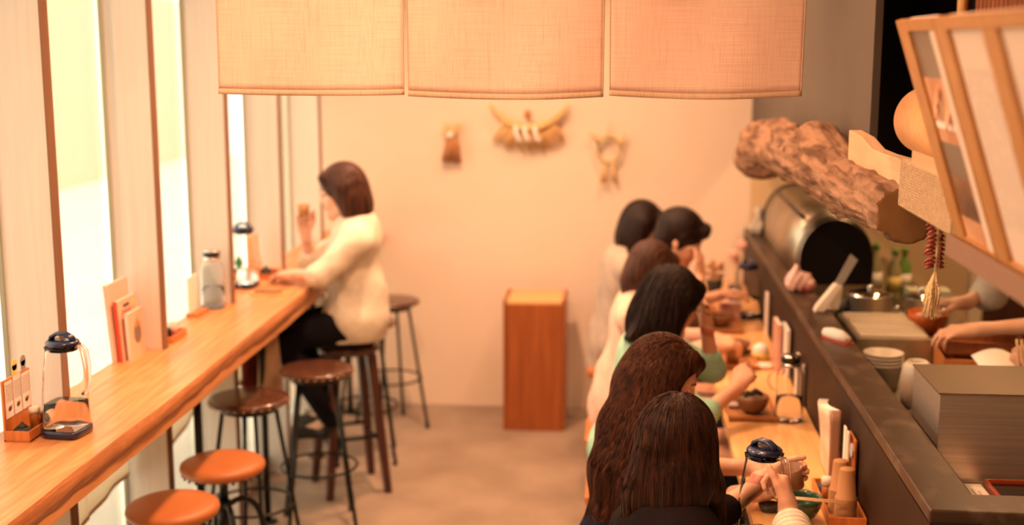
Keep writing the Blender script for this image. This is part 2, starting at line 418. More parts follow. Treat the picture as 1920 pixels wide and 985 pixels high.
def RY(a): return Matrix.Rotation(a, 3, 'Y')
def RZ(a): return Matrix.Rotation(a, 3, 'Z')

# ------------------------------------------------------------------ signed-distance modelling (people, hair, clothes, driftwood)
def nrm(v): v = np.asarray(v, float); return v/np.linalg.norm(v)
def p_eval(P, pr):
    t = pr[0]
    if t == 'rc':
        _, a, b, r1, r2, k = pr; a = np.asarray(a, float); ab = np.asarray(b, float)-a
        h = np.clip(((P-a)@ab)/max(ab@ab, 1e-12), 0, 1)
        return np.linalg.norm(P-a-h[:, None]*ab, axis=1)-(r1+(r2-r1)*h)
    if t in ('el', 'sub'):
        _, c, Rm, r, k = pr; q = P-np.asarray(c, float)
        if Rm is not None: q = q@Rm
        r = np.asarray(r, float); k0 = np.linalg.norm(q/r, axis=1); k1 = np.linalg.norm(q/(r*r), axis=1)
        return k0*(k0-1)/np.maximum(k1, 1e-9)
    if t == 'cut':           # keep the side where (P-c).n < 0
        _, c, n, k = pr; return (P-np.asarray(c, float))@np.asarray(n, float)
def p_bound(pr):
    if pr[0] == 'rc':
        a, b = np.asarray(pr[1], float), np.asarray(pr[2], float); return (a+b)/2, np.linalg.norm(a-b)/2+max(pr[3], pr[4])
    return np.asarray(pr[1], float), max(pr[3])
POST = [None]
def sdf(P, prims, disp=None):
    d = np.full(len(P), 1.0)
    for pr in prims:
        if pr[0] == 'cut':
            e = p_eval(P, pr); d = np.maximum(d, e); continue
        c, R = p_bound(pr); k = pr[-1]
        m = np.where(((P-c)**2).sum(1) < (R+.05+k)**2)[0]
        if not len(m):
            continue
        e = p_eval(P[m], pr); dm = d[m]
        if pr[0] == 'sub':
            e = -e; h = np.clip(.5-.5*(dm-e)/k, 0, 1); d[m] = dm*(1-h)+e*h+k*h*(1-h)
        else:
            h = np.clip(.5+.5*(dm-e)/k, 0, 1); d[m] = dm*(h*0+1-h)+e*h-k*h*(1-h)
    if disp is not None: d = d+disp(P)
    if POST[0] is not None: d = np.maximum(d, POST[0](P))
    return d
def sdf_mesh(prims, vox=.005, disp=None, bounds=None):
    lo = np.full(3, 1e9); hi = -lo
    for pr in prims:
        if pr[0] in ('cut', 'sub'): continue
        c, R = p_bound(pr); lo = np.minimum(lo, c-R); hi = np.maximum(hi, c+R)
    if bounds is not None: lo = np.maximum(lo, bounds[0]); hi = np.minimum(hi, bounds[1])
    lo -= 3*vox; hi += 3*vox; BS = 8
    nb = np.ceil((hi-lo)/vox/BS).astype(int)+1
    gi = np.stack(np.meshgrid(*[np.arange(n) for n in nb], indexing='ij'), -1).reshape(-1, 3)
    cen = lo+(gi*BS+BS/2)*vox
    dc = sdf(cen, prims, disp)
    act = np.abs(dc) < BS*vox*1.15
    full = np.repeat(np.repeat(np.repeat(dc.reshape(nb).astype(np.float32), BS, 0), BS, 1), BS, 2)
    off = np.stack(np.meshgrid(*[np.arange(BS)]*3, indexing='ij'), -1).reshape(-1, 3)
    ga = gi[act]
    for s0 in range(0, len(ga), 1500):
        idx = (ga[s0:s0+1500, None, :]*BS+off[None]).reshape(-1, 3)
        full[idx[:, 0], idx[:, 1], idx[:, 2]] = sdf(lo+idx*vox, prims, disp)
    full[0] = full[-1] = 1; full[:, 0] = full[:, -1] = 1; full[:, :, 0] = full[:, :, -1] = 1
    neg = full < 0
    sl = lambda a, i, j, k: a[i:a.shape[0]-1+i, j:a.shape[1]-1+j, k:a.shape[2]-1+k]
    cnt = sum(sl(neg, i, j, k).astype(np.uint8) for i in (0, 1) for j in (0, 1) for k in (0, 1))
    cell = np.argwhere((cnt > 0) & (cnt < 8))
    cid = np.full(cnt.shape, -1, np.int32); cid[tuple(cell.T)] = np.arange(len(cell))
    C8 = [(i, j, k) for i in (0, 1) for j in (0, 1) for k in (0, 1)]
    val = {c: full[cell[:, 0]+c[0], cell[:, 1]+c[1], cell[:, 2]+c[2]].astype(float) for c in C8}
    acc = np.zeros((len(cell), 3)); num = np.zeros(len(cell))
    for c in C8:
        for ax in range(3):
            if c[ax]: continue
            c2 = list(c); c2[ax] = 1; c2 = tuple(c2); a, b = val[c], val[c2]
            m = (a < 0) != (b < 0); t = np.where(m, a/np.where(m, a-b, 1), 0)
            for q in range(3): acc[:, q] += np.where(m, c[q]+(t if q == ax else 0), 0)
            num += m
    V = lo+(cell+acc/num[:, None])*vox
    Fs = []
    for ax in range(3):
        o = [0, 0, 0]; o[ax] = 1
        a = neg[:neg.shape[0]-o[0], :neg.shape[1]-o[1], :neg.shape[2]-o[2]]; b = neg[o[0]:, o[1]:, o[2]:]
        e = np.argwhere(a != b); u, w = [(1, 2), (2, 0), (0, 1)][ax]
        def cc(du, dw):
            q = e.copy(); q[:, u] -= du; q[:, w] -= dw; return cid[q[:, 0], q[:, 1], q[:, 2]]
        quad = np.stack([cc(1, 1), cc(0, 1), cc(0, 0), cc(1, 0)], 1)
        fl = a[tuple(e.T)]; quad[~fl] = quad[~fl][:, ::-1]
        Fs.append(quad[(quad >= 0).all(1)])
    return V, np.concatenate(Fs)
def np_mesh(name, V, Fq, mats, parent=None, base=None, mi=None, smooth=True):
    me = bpy.data.meshes.new(name); me.vertices.add(len(V)); me.vertices.foreach_set('co', V.astype(np.float32).ravel())
    n = Fq.shape[1]; me.loops.add(Fq.size); me.loops.foreach_set('vertex_index', Fq.astype(np.int32).ravel())
    me.polygons.add(len(Fq)); me.polygons.foreach_set('loop_start', np.arange(0, Fq.size, n, dtype=np.int32))
    if smooth: me.polygons.foreach_set('use_smooth', np.ones(len(Fq), bool))
    if mi is not None: me.polygons.foreach_set('material_index', mi.astype(np.int32))
    me.update(calc_edges=True); me.validate()
    return link_mesh(name, me, mats, parent, base)
def smooth_np(V, Fq, it=2, lam=.5):
    for _ in range(it):
        s = np.zeros_like(V); c = np.zeros(len(V))
        for a, b in ((0, 1), (1, 2), (2, 3), (3, 0)):
            np.add.at(s, Fq[:, a], V[Fq[:, b]]); np.add.at(s, Fq[:, b], V[Fq[:, a]])
            np.add.at(c, Fq[:, a], 1); np.add.at(c, Fq[:, b], 1)
        V = V*(1-lam)+lam*s/np.maximum(c, 1)[:, None]
    return V

# ================================================================== the room shell
def struct(o): o['kind'] = 'structure'; return o
WY = 6.93; GX = -1.75
struct(B().box((.75, 2.7, -.05), (5.3, 8.6, .1)).done('floor', m_floor))
struct(B().box((.75, 2.7, 2.85), (5.4, 8.7, .1)).done('ceiling', m_ceil))
struct(B().box((-.60, WY+.05, 1.4), (2.62, .1, 2.8)).done('wall_back', m_wall))
struct(B().box((2.05, WY+.05, 1.4), (2.68, .1, 2.8)).done('wall_kitchen_back', m_kitchen_wall))
struct(B().box((.75, -1.55, 1.4), (5.3, .1, 2.8)).done('wall_front', m_wall))
struct(B().box((3.4, 2.7, 1.4), (.1, 8.5, 2.8)).done('wall_right', m_kitchen_wall))
struct(B().box((GX-.05, -.55, 1.4), (.1, 2.0, 2.8)).done('wall_left_front', m_wall))
w = thing('window_8', None, None, (GX, 6.73, 0)); w['kind'] = 'structure'; B().box((GX, 6.73, 1.4), (.006, .39, 2.6)).done('pane', m_pane, w)  # unseen pane behind the last fin, added so daylight reaches the back wall
struct(B().box((GX, 3.55, .045), (.14, 6.7, .09)).done('window_sill_left', m_fin, bevel=.004))
struct(B().box((GX, 3.55, 2.72), (.14, 6.7, .16)).done('window_head_left', m_fin))
# wooden fins between the window bays (each one its own)
fin_y = [6.48-.784*k for k in range(0, 8)]
for k, y in enumerate(fin_y):
    yy = y
    b = B()
    b.box((-1.6335, yy+.024, 1.4), (.117, .046, 2.8), bev=.002)
    b.box((-1.710, yy+.030, 1.4), (.036, .046, 2.8), bev=.001)
    struct(b.done('trim_%d' % (k+1), m_fin))
    struct(B().box((-1.5735, yy+.024, 1.4), (.004, .047, 2.8)).done('trim_%d' % (k+21), m_finedge))
    struct(B().box((-1.7345, yy+.028, 1.4), (.014, .054, 2.8)).done('trim_%d' % (k+11), m_trim))
    if k < 7:
        w = thing('window_%d' % (k+1), None, None, (GX, y-.392, 0)); w['kind'] = 'structure'
        B().box((GX, y-.368, 1.4), (.006, .73, 2.6)).done('pane', m_pane, w)
# outside
struct(B().box((-9, 3, -.06), (14.2, 40, .1)).done('outside_ground', m_ground))
struct(B().box((-8, 3, 1.4), (.2, 40, 2.8)).done('outside_boundary_wall', m_outwall))

# kitchen side: partition with dark ledge, return toward the right
b = B()
b.box((.737, 4.80, .51), (.11, 4.26, 1.02)); b.box((1.99, 2.725, .51), (2.6, .09, 1.02))
struct(b.done('wall_partition', m_partition))
led = [(.682, WY), (.682, 2.675), (3.3, 2.675), (3.3, 2.785), (.803, 2.785), (.803, WY)]
b = B(); b.prism([(x, y, 1.012) for x, y in led], (0, 0, .035))
struct(b.done('trim_ledge', m_ledge, bevel=.005))
# grey drop wall over the pass-through, and a black panel set back behind it
struct(B().box((.715, 5.295, 2.18), (.022, 3.27, 1.24)).done('wall_soffit', m_soffit))
struct(B().box((.99, 3.55, 2.21), (.06, 3.1, 1.18)).done('wall_dark_panel', m_black_panel))
struct(B().box((1.93, WY-.03, 1.2), (.07, .06, 2.4)).done('door_frame', m_wall))
struct(B().box((2.35, WY-.015, 1.15), (.78, .03, 2.3)).done('door_1', m_dkleg))

# ================================================================== left counter (live edge), posts, curtains
def edge_x(y, z):
    t = y*1.0
    return -1.331+.004*math.sin(t*2.1)+.0025*math.sin(t*5.3+1)+.0008*math.sin(t*17)+(-.010 if z < .99 else 0)
ct = thing('counter', 'long live-edge pale wooden counter running along the windows', 'counter', (-1.5, 3.8, 0))
# top board, notched round the fins
b = B()
ys = [.9+.045*i for i in range(int((WY-.9)/.045)+1)]+[WY-.005]
top = [(edge_x(y, 1)-.008, y) for y in ys]
back = []
for k, y in enumerate(fin_y):
    y1, y0 = y+.054, y-.003
    if y0 > .9: back += [(-1.678, y1), (-1.567, y1), (-1.567, y0), (-1.678, y0)]
back = [(-1.678, WY-.005)]+back+[(-1.678, .9)]
b.prism([(x, y, .915) for x, y in top+back], (0, 0, .085))
b.done('tabletop', m_counter, ct)
b = B()
def edge_fn(u, v):
    y = .9+u*(WY-.905-.9)
    z = 1.0-v*.085
    bulge = .012*math.sin(PI*min(1, v*1.0))**.7 if 0 < v < 1 else 0
    w = .0012*math.sin(y*9+3*math.sin(v*4+y*2))+.0012*math.sin(y*33+v*6)+.003*math.sin(y*4.1+v*2)
    return (edge_x(y, 1)-.008+bulge+w*math.sin(PI*v)-v*v*.026, y, z)
b.grid(edge_fn, 260, 10)
b.done('live_edge', m_edge, ct)
B().box((-1.52, 4.9, .905), (.05, 3.9, .02)).done('support_rail', m_metal, ct)
for y in (1.9, 4.24, 5.07, 5.95, 6.75):
    b = B(); b.cyl((-1.50, y, .0), (-1.50, y, .914), .0145, n=16); b.cyl((-1.50, y, 0), (-1.50, y, .008), .04, n=20)
    b.done('leg', m_metal, ct)
# cafe curtains hanging inside the lower windows, one pair in each bay
cur_lab = ['in the bay farthest from the camera', 'in the second bay from the back wall', 'in the third bay from the back wall',
           'behind the tan stools', 'nearest the camera below the water pitcher']
for k in range(5):
    ya, yb = fin_y[k+1]+.060, fin_y[k]-.01
    for s in range(2):
        y0, y1 = (ya, (ya+yb)/2-.012) if s == 0 else ((ya+yb)/2+.004, yb)
        drop = .50 if s == 0 else .455
        g = lambda u, v, y0=y0, y1=y1, drop=drop, s=s: (-1.715+.005*math.sin(u*9+s*2+k)*v+.02*v*v*(1-s), y0+u*(y1-y0)+.01*v*math.sin(u*5), .95-v*(drop-.06*u+.02*math.sin(u*2.2+s*1.5+k)))
        c = thing('cafe_curtain', 'cream half curtain %s, %s panel' % (cur_lab[k], 'nearer' if s == 0 else 'farther'), 'curtain', (-1.715, (y0+y1)/2, .95), 'cream half curtains below the counter')
        B().grid(lambda u, v: g(u, v*.965), 22, 12).done('cloth', m_cafe, c, solid=.0015)
        B().grid(lambda u, v: g(u, .965+v*.035), 22, 2).done('hem', m_cafehem, c, solid=.003)

# ================================================================== right dining counter
rt = thing('counter', 'narrow pale wooden dining counter against the dark partition', 'counter', (.53, 4.8, 0))
B().box((.527, 4.62, .732), (.301, 4.6, .036), bev=.004).done('tabletop', m_table, rt)
for y in (2.6, 3.9, 5.3, 6.7):
    b = B(); b.box((.62, y, .357), (.1, .04, .714)); b.done('support', m_partition, rt)

# ================================================================== noren
def noren_panel(x0, x1, zb, lab, ph):
    y = 3.1; zt = 2.42
    t = thing('noren_panel', lab, 'curtain', ((x0+x1)/2, y, zt), 'linen noren panels')
    def f(u, v):
        x = x0+u*(x1-x0)
        sag = .008*math.sin(PI*u)*v if ph else .004*math.sin(PI*u)*v
        return (x+.004*v*math.sin(u*3+ph), y+.010*v*math.sin(u*5+ph)+.006*math.sin(u*9+v*3+ph), zt-v*(zt-zb)-sag)
    B().grid(lambda u, v: f(u, v*.972), 40, 30).done('cloth', m_linen, t, solid=.0012)
    B().grid(lambda u, v: f(u, .972+.028*v), 40, 2).done('hem', m_hem, t, solid=.004)
    for e in (.004, .996):
        B().tube([f(e, v/20) for v in range(21)], .0018, 6).done('selvedge', m_hem, t)
noren_panel(-1.006, -.533, 1.924, 'left cream linen curtain panel hanging over the room', 0)
noren_panel(-.5305, -.041, 1.920, 'middle cream linen curtain panel with sagging hem', 1.3)
noren_panel(-.034, .437, 1.923, 'right cream linen curtain panel beside the grey wall', 2.1)
b = B(); b.cyl((-1.15, 3.1, 2.425), (.66, 3.1, 2.425), .014, n=16)
tag(b.done('curtain_rod', m_bamboo, base=(0, 3.1, 2.425)), 'bamboo rod carrying the three linen panels', 'rod')
struct(B().box((-.25, 3.1, 2.62), (2.0, .05, .36)).done('trim_lintel', m_fin))

# ================================================================== stools on the left
def make_metal_stool(lab, seat_r=.157, h=.70, rung=.27, padded=False):
    t = thing('bar_stool', lab, 'stool')
    b = B()
    b.lathe([(0, h-.028), (seat_r-.02, h-.028), (seat_r-.004, h-.02), (seat_r, h-.010), (seat_r-.004, h-.002), (seat_r-.02, h+.001), (0, h-.001)], n=48)
    for i in range(30):
        a = 2*PI*i/30; b.ball((seat_r*math.cos(a), seat_r*math.sin(a), h-.017), .0042, mi=1, sub=1)
    b.done('seat', [m_dkseat, m_brass], t)
    b = B(); b.lathe([(.10, h-.05), (.112, h-.05), (.112, h-.028), (.10, h-.028)], n=32); b.done('seat_ring', m_metal, t)
    for i in range(4):
        a = PI/4+PI/2*i; c, s = math.cos(a), math.sin(a)
        b = B(); b.cyl((.10*c, .10*s, h-.03), (.20*c, .20*s, .012), .0085, n=12)
        L = b.done('leg', m_metal, t)
        b = B(); b.cyl((.20*c, .20*s, 0), (.198*c, .198*s, .03), .0115, n=12); b.done('foot_cap', m_blackpl, L)
    rr = .10+.10*(h-.03-rung)/(h-.04)
    B().tube([(rr*math.cos(2*PI*i/40), rr*math.sin(2*PI*i/40), rung) for i in range(40)], .006, 8, closed=True).done('foot_ring', m_metal, t)
    return t
st = make_metal_stool('dark round-seated metal stool standing clear in the aisle beside the seated woman')
st.location = (-1.265, 5.06, 0); st.rotation_euler.z = .3; src = st
for loc, rz, lab in [((-1.42, 4.60, 0), .9, 'dark round-seated metal stool tucked under the counter behind the tan stools'),
                     ((-1.25, 5.97, 0), .2, 'dark metal stool mostly hidden behind the seated woman'),
                     ((-1.215, 6.50, 0), .65, 'dark round stool farthest back near the cream wall')]:
    c = copy_tree(src); c.location = loc; c.rotation_euler.z = rz; c['label'] = lab
def make_pad_stool(lab):
    t = thing('padded_stool', lab, 'stool'); h = .60
    b = B(); b.lathe([(0, h-.045), (.134, h-.045), (.145, h-.036), (.149, h-.024), (.146, h-.012), (.128, h-.003), (.085, h+.004), (0, h+.007)], n=56)
    for i in range(26):
        a = 2*PI*i/26; b.ball((.139*math.cos(a), .139*math.sin(a), h-.046), .006, mi=1, sub=1)
    b.done('seat', [m_leather, m_blackpl], t)
    b = B(); b.cyl((0, 0, h-.15), (0, 0, h-.045), .016, n=16); b.cyl((0, 0, h-.26), (0, 0, h-.15), .026, .022, n=20); b.cyl((0, 0, h-.30), (0, 0, h-.26), .012, .026, n=16)
    b.done('spindle', m_metal, t)
    for i in range(4):
        a = .35+PI/2*i; c, s = math.cos(a), math.sin(a); pts = []
        for q, z in [(.015, h-.17), (.05, h-.155), (.085, h-.16), (.115, h-.19), (.135, h-.25), (.155, .20), (.178, .01)]: pts.append(Vector((q*c, q*s, z)))
        sm = []
        for j in range(len(pts)-1):
            p0 = pts[max(j-1, 0)]; p1 = pts[j]; p2 = pts[j+1]; p3 = pts[min(j+2, len(pts)-1)]
            for k in range(5):
                u = k/5; sm.append(.5*((2*p1)+(p2-p0)*u+(2*p0-5*p1+4*p2-p3)*u*u+(3*p1-p0-3*p2+p3)*u**3))
        sm.append(pts[-1])
        B().tube(sm, .0105, 10).done('leg', m_metal, t)
    B().tube([(.145*math.cos(2*PI*i/40), .145*math.sin(2*PI*i/40), .24) for i in range(40)], .006, 8, closed=True).done('foot_ring', m_metal, t)
    return t
ps = make_pad_stool('round tan leather stool nearest the camera under the counter'); ps.location = (-1.415, 3.73, 0)
c = copy_tree(ps); c.location = (-1.385, 4.15, 0); c.rotation_euler.z = .2; c['label'] = 'round tan leather stool, the second from the camera, with curved black legs showing'
# wooden stool under the woman
t = thing('bar_stool', 'brown wooden four-legged stool the woman at the windows sits on', 'stool', (-1.235, 5.54, 0))
scx, scy = -1.235, 5.54
b = B(); b.lathe([(0, .655), (.13, .655), (.145, .665), (.148, .68), (.14, .694), (0, .697)], (scx, scy, 0), 40); b.done('seat', m_dkseat, t)
lp = lambda k, r_: (scx+r_*math.cos(k*PI/2-.30), scy+r_*math.sin(k*PI/2-.30))
for k in range(4):
    b = B(); (ax, ay), (bx_, by_) = lp(k, .115), lp(k, .195); ca, sa = math.cos(k*PI/2-.30+PI/4), math.sin(k*PI/2-.30+PI/4)
    q = [(-1, -1), (1, -1), (1, 1), (-1, 1)]
    va = [b.bm.verts.new((ax+.023*(u*ca-v*sa), ay+.023*(u*sa+v*ca), .656)) for u, v in q]
    vb = [b.bm.verts.new((bx_+.016*(u*ca-v*sa), by_+.016*(u*sa+v*ca), 0)) for u, v in q]
    b.bm.faces.new(va); b.bm.faces.new(vb[::-1])
    for i in range(4): b.bm.faces.new((va[i], va[(i+1) % 4], vb[(i+1) % 4], vb[i]))
    b.done('leg', m_dkleg, t, bevel=.003)
for k in range(4):
    p, q = lp(k, .165), lp(k+1, .165); z = .24+.03*(k % 2)
    B().cyl((*p, z), (*q, z), .009, n=10).done('rung', m_metal, t)

# ================================================================== pedestal box at the back wall
t = thing('pedestal', 'tall orange pine box pedestal standing against the cream wall', 'pedestal', (-.443, 6.64, 0))
bx0, bx1, by0, by1, bz = -.607, -.279, 6.475, 6.80, .712
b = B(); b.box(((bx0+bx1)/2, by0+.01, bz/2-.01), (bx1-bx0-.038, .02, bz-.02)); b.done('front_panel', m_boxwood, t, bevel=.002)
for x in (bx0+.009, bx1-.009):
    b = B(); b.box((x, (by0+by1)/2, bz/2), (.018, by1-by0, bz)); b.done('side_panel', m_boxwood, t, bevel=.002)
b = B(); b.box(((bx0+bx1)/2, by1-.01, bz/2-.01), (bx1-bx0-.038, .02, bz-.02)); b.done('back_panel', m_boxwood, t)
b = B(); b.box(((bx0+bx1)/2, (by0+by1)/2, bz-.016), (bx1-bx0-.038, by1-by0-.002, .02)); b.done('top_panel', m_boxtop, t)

# ================================================================== straw ornaments on the back wall
yw = 6.915
def braid(pts, r, n=3, turns=9):
    out = []
    for s in range(n):
        q = []
        for i, p in enumerate(pts):
            u = i/(len(pts)-1); a = turns*2*PI*u+s*2*PI/n; rr = r*.55*(1-.5*abs(2*u-1)**3)
            q.append((p[0], p[1]+rr*math.cos(a), p[2]+rr*math.sin(a)))
        out.append(q)
    return out
t = thing('straw_ornament', 'straw rope crescent with white paper streamers on the back wall', 'wall ornament', (-.503, yw, 1.60))
pts = []
for i in range(41):
    u = i/40*2-1; pts.append((-.503+.215*u, yw-.028, 1.592+.115*abs(u)**2.0+.012*abs(u)**6))
b = B()
for q in braid(pts, .026): b.tube(q, [.013*(1-.55*abs(2*i/40-1)) for i in range(41)], 8)
b.done('rope', m_straw, t)
b = B(); rnd = random.Random(3)
for i in range(90):
    u = rnd.uniform(-1, 1); x0 = -.503+.135*u; z0 = 1.592+.115*(.60*u)**2
    L = .115+.02*rnd.random(); a = u*.55+rnd.uniform(-.05, .05)
    b.cyl((x0, yw-.03+rnd.uniform(-.012, .012), z0), (x0+L*math.sin(a), yw-.022+rnd.uniform(-.015, .015), z0-L*math.cos(a)*.98), .0035, .003, n=5)
b.done('straw_fringe', m_straw, t)
b = B(); b.ball((-.508, yw-.05, 1.665), .022, sub=2, sc=(1, .9, 1.3)); b.done('seed_head', m_cone, t)
for i, x in enumerate((-.560, -.512, -.455)):
    b = B(); b.tube([(x-.012, yw-.055, 1.603), (x-.010, yw-.065, 1.57), (x+.002, yw-.062, 1.535), (x+.020, yw-.055, 1.515)], [.012, .013, .014, .011], 8)
    b.done('paper_streamer', m_white, t)
b = B(); b.tube([(p[0], p[1]-.018, p[2]-.012) for p in pts[8:34]], .006, 6); b.tube([(p[0]+.004, p[1]-.012, p[2]-.016) for p in pts[30:40]], .007, 6)
b.done('green_twig', m_strawg, t)

t = thing('straw_ornament', 'dried seed bundle tied with straw, left on the back wall', 'wall ornament', (-.925, yw, 1.52))
b = B(); rnd = random.Random(5)
for i in range(60):
    a = rnd.uniform(-.32, .32); L = .11+.03*rnd.random()
    b.cyl((-.925+.10*a, yw-.03+rnd.uniform(-.015, .015), 1.535), (-.93+.07*a+L*math.sin(a)*.7, yw-.03+rnd.uniform(-.02, .02), 1.535-L), .0045, .004, n=5)
b.done('seed_tassel', m_cone, t)
b = B()
for i in range(34):
    a = rnd.uniform(-.9, .75); L = .06+.05*rnd.random()
    b.cyl((-.925, yw-.03, 1.53), (-.925+L*math.sin(a), yw-.03+rnd.uniform(-.012, .012), 1.53+L*math.cos(a)), .0035, .002, n=5)
b.done('straw_spray', m_straw, t)
B().ball((-.932, yw-.045, 1.552), .019, sub=2).done('white_knot', m_white, t)
B().tube([(-.925, yw-.04, 1.53), (-.905, yw-.04, 1.515), (-.885, yw-.035, 1.51)], .007, 6).done('twig', m_strawg, t)

t = thing('straw_ornament', 'small straw loop wreath with two hanging tassels, right on the back wall', 'wall ornament', (-.055, yw, 1.47))
b = B(); cx, cz = -.065, 1.475
ring = [(cx+.062*math.cos(2*PI*i/40), yw-.025, cz+.072*math.sin(2*PI*i/40)) for i in range(41)]
for q in braid(ring, .014, 3, 14): b.tube(q, .0075, 6)
b.done('loop', m_strawg, t)
B().tube([(cx-.062, yw-.03, cz+.03), (cx-.075, yw-.03, cz+.085), (cx-.12, yw-.03, cz+.09)], .009, 6).done('arm', m_straw, t)
B().tube([(cx+.062, yw-.03, cz+.02), (cx+.078, yw-.03, cz+.09)], [.012, .009], 6).done('arm', m_straw, t)
B().tube([(cx-.005, yw-.02, cz+.07), (cx, yw-.02, cz+.12), (cx+.012, yw-.02, cz+.155)], .004, 6).done('hanging_loop', m_straw, t)
for s in (-1, 1):
    b = B()
    for i in range(14): b.cyl((cx+s*.022, yw-.03, cz-.065), (cx+s*.03+rnd.uniform(-.014, .014), yw-.03+rnd.uniform(-.01, .01), cz-.18), .004, n=5)
    b.done('tassel', m_straw, t)

# ================================================================== driftwood log
def logdisp(P):
    x, y, z = P[:, 0], P[:, 1], P[:, 2]
    a = np.arctan2(z-1.66, x-.61)
    crack = -np.exp(-((np.sin(a*4+2.2*np.sin(y*2.2)+1.3*np.sin(y*5.1+a)))/.10)**2)
    return (.007*np.sin(y*5+a*2)*np.cos(a*2+y*2.3)-.004*crack*(1+np.sin(y*3+a*3))*.7+.0020*np.sin(a*13+2.5*np.sin(y*2.1))
            +.0008*np.sin(a*27+3*np.sin(y*3)+y*2)+.0022*np.sin(y*19+3*np.sin(a*3))*np.sin(a*4+y))
LP = [((.585, 5.42, 1.575), .105), ((.59, 5.18, 1.625), .118), ((.600, 4.85, 1.66), .098), ((.615, 4.45, 1.66), .085), ((.622, 4.05, 1.695), .100), ((.622, 3.75, 1.675), .086),
      ((.618, 3.45, 1.660), .070), ((.622, 3.15, 1.672), .066), ((.640, 2.92, 1.674), .070), ((.648, 2.70, 1.674), .072)]
pr = [('rc', a, b, r1, r2, .03) for (a, r1), (b, r2) in zip(LP, LP[1:])]
pr += [('rc', (.60, 5.0, 1.70), (.62, 4.62, 1.755), .045, .015, .03), ('sub', (.555, 3.52, 1.61), None, (.02, .035, .016), .008), ('sub', (.545, 3.08, 1.645), None, (.012, .018, .01), .004)]
LC = np.array((.64, 2.85, 1.67)); LN = nrm((-.22, -1, -.10))
POST[0] = lambda P: np.maximum((P-LC)@LN, P[:, 0]-.701)
V, Fq = sdf_mesh(pr, .0055, logdisp)
POST[0] = None
# the flat saw cut gets the pale end-grain material
fc = V[Fq].mean(1); isend = np.abs((fc-LC)@LN) < .002
t = thing('driftwood_log', 'thick weathered driftwood log hanging along the grey wall', 'log', (.62, 4.0, 1.60))
np_mesh('log', V, Fq, [m_log, m_logend], t, mi=isend.astype(int))
b = B()
for y in (3.9, 4.9): b.box((.700, y, 1.66), (.06, .04, .04))
b.done('bracket', m_metal, t)

# plank, rope wrap
t = thing('plank', 'pale notched plank projecting from the log, wrapped in rope at its near end', 'plank', (.64, 2.7, 1.70))
b = B(); zb, zt = 1.706, 1.794
out = [(1.815, 3.52), (1.81, 3.34), (1.79, 3.20), (1.79, 3.05), (1.794, 2.9), (1.788, 2.8), (1.788, 1.3), (zb, 1.3), (zb, 3.52)]
b.prism([(.622, y, z) for z, y in out], (.034, 0, 0)); b.done('board', m_plank, t, bevel=.002)
b = B()
y = 2.815; i = 0
hw, hh = .0215, .0475
cxr, czr = .639, (zb+zt)/2
path = []
while y > 2.36:
    for (sx, sz) in ((-1, -1), (-1, 1), (1, 1), (1, -1)):
        for q in range(2):
            u = q/2; nx = {(-1, -1): (-1, 1), (-1, 1): (1, 1), (1, 1): (1, -1), (1, -1): (-1, -1)}[(sx, sz)]
            path.append((cxr+hw*(sx+(nx[0]-sx)*u), y, czr+hh*(sz+(nx[1]-sz)*u))); y -= .0088/8
b.tube(path, .0050, 6); b.done('rope_wrap', m_rope, t)
b = B()
for k in range(51):
    yk = 2.812-k*.0088
    for j in range(17):
        z = czr-.049+j*.0058; s_ = 1 if k % 2 else -1
        b.cyl((cxr-hw-.0045, yk+.0040, z-s_*.0026), (cxr-hw-.0065, yk-.0036, z+s_*.0026), .0030, .0016, n=5)
b.done('rope_twist', m_rope, t)

# bent veneer roll on its block
t = thing('wooden_drum', 'round bent-wood drum lying on a pale block above the rope', 'drum', (.625, 2.5, 1.85))
R = .072; b = B(); yc0, yc1 = 2.76, 2.45; C = (.652, 1.888)
b.lathe([(R-.005, 0), (R-.005, .31), (R, .31), (R, 0), (R-.005, 0)], (C[0], yc0, C[1]), 64, rot=RX(PI/2)); b.done('shell', m_veneer, t)
b = B(); b.lathe([(0, .0), (R-.006, .0), (R-.006, .012), (0, .012)], (C[0], yc0-.02, C[1]), 48, rot=RX(PI/2)); b.done('inner_disc', m_dark_in, t)
B().box((.640, 2.60, 1.813), (.055, .24, .034), bev=.002).done('block', m_plank, t)

# dried chillies
DZ = .024
t = thing('chili_string', 'string of dried red chillies with rice stalks hanging below the rope', 'chili string', (.640, 2.60, 1.66))
b = B(); b.tube([(.640, 2.60, 1.675), (.641, 2.60, 1.62), (.640, 2.60, 1.565)], .0032, 6); b.done('cord', m_ricestraw, t)
rnd = random.Random(11)
for i in range(11):
    z = 1.668-i*.0092
    for s in (-1, 1):
        L = (.021 if s < 0 else .013)*(.85+.3*rnd.random()); tilt = rnd.uniform(.1, .5) if s < 0 else rnd.uniform(-.1, .2); yo = rnd.uniform(-.004, .004)
        p = [Vector((.640+s*(.003+L*u), 2.598+yo+.004*u, z-L*tilt*u*u-.003*u)) for u in (0, .25, .5, .75, 1)]
        b = B(); b.tube(p, [.0028, .0044, .0042, .0030, .0008], 8); f = b.done('chili', m_chili, t)
        if s > 0: B().tube([p[-1], p[-1]+Vector((.005, 0, .001))], .0012, 6).done('stem', m_stem, f)
b = B()
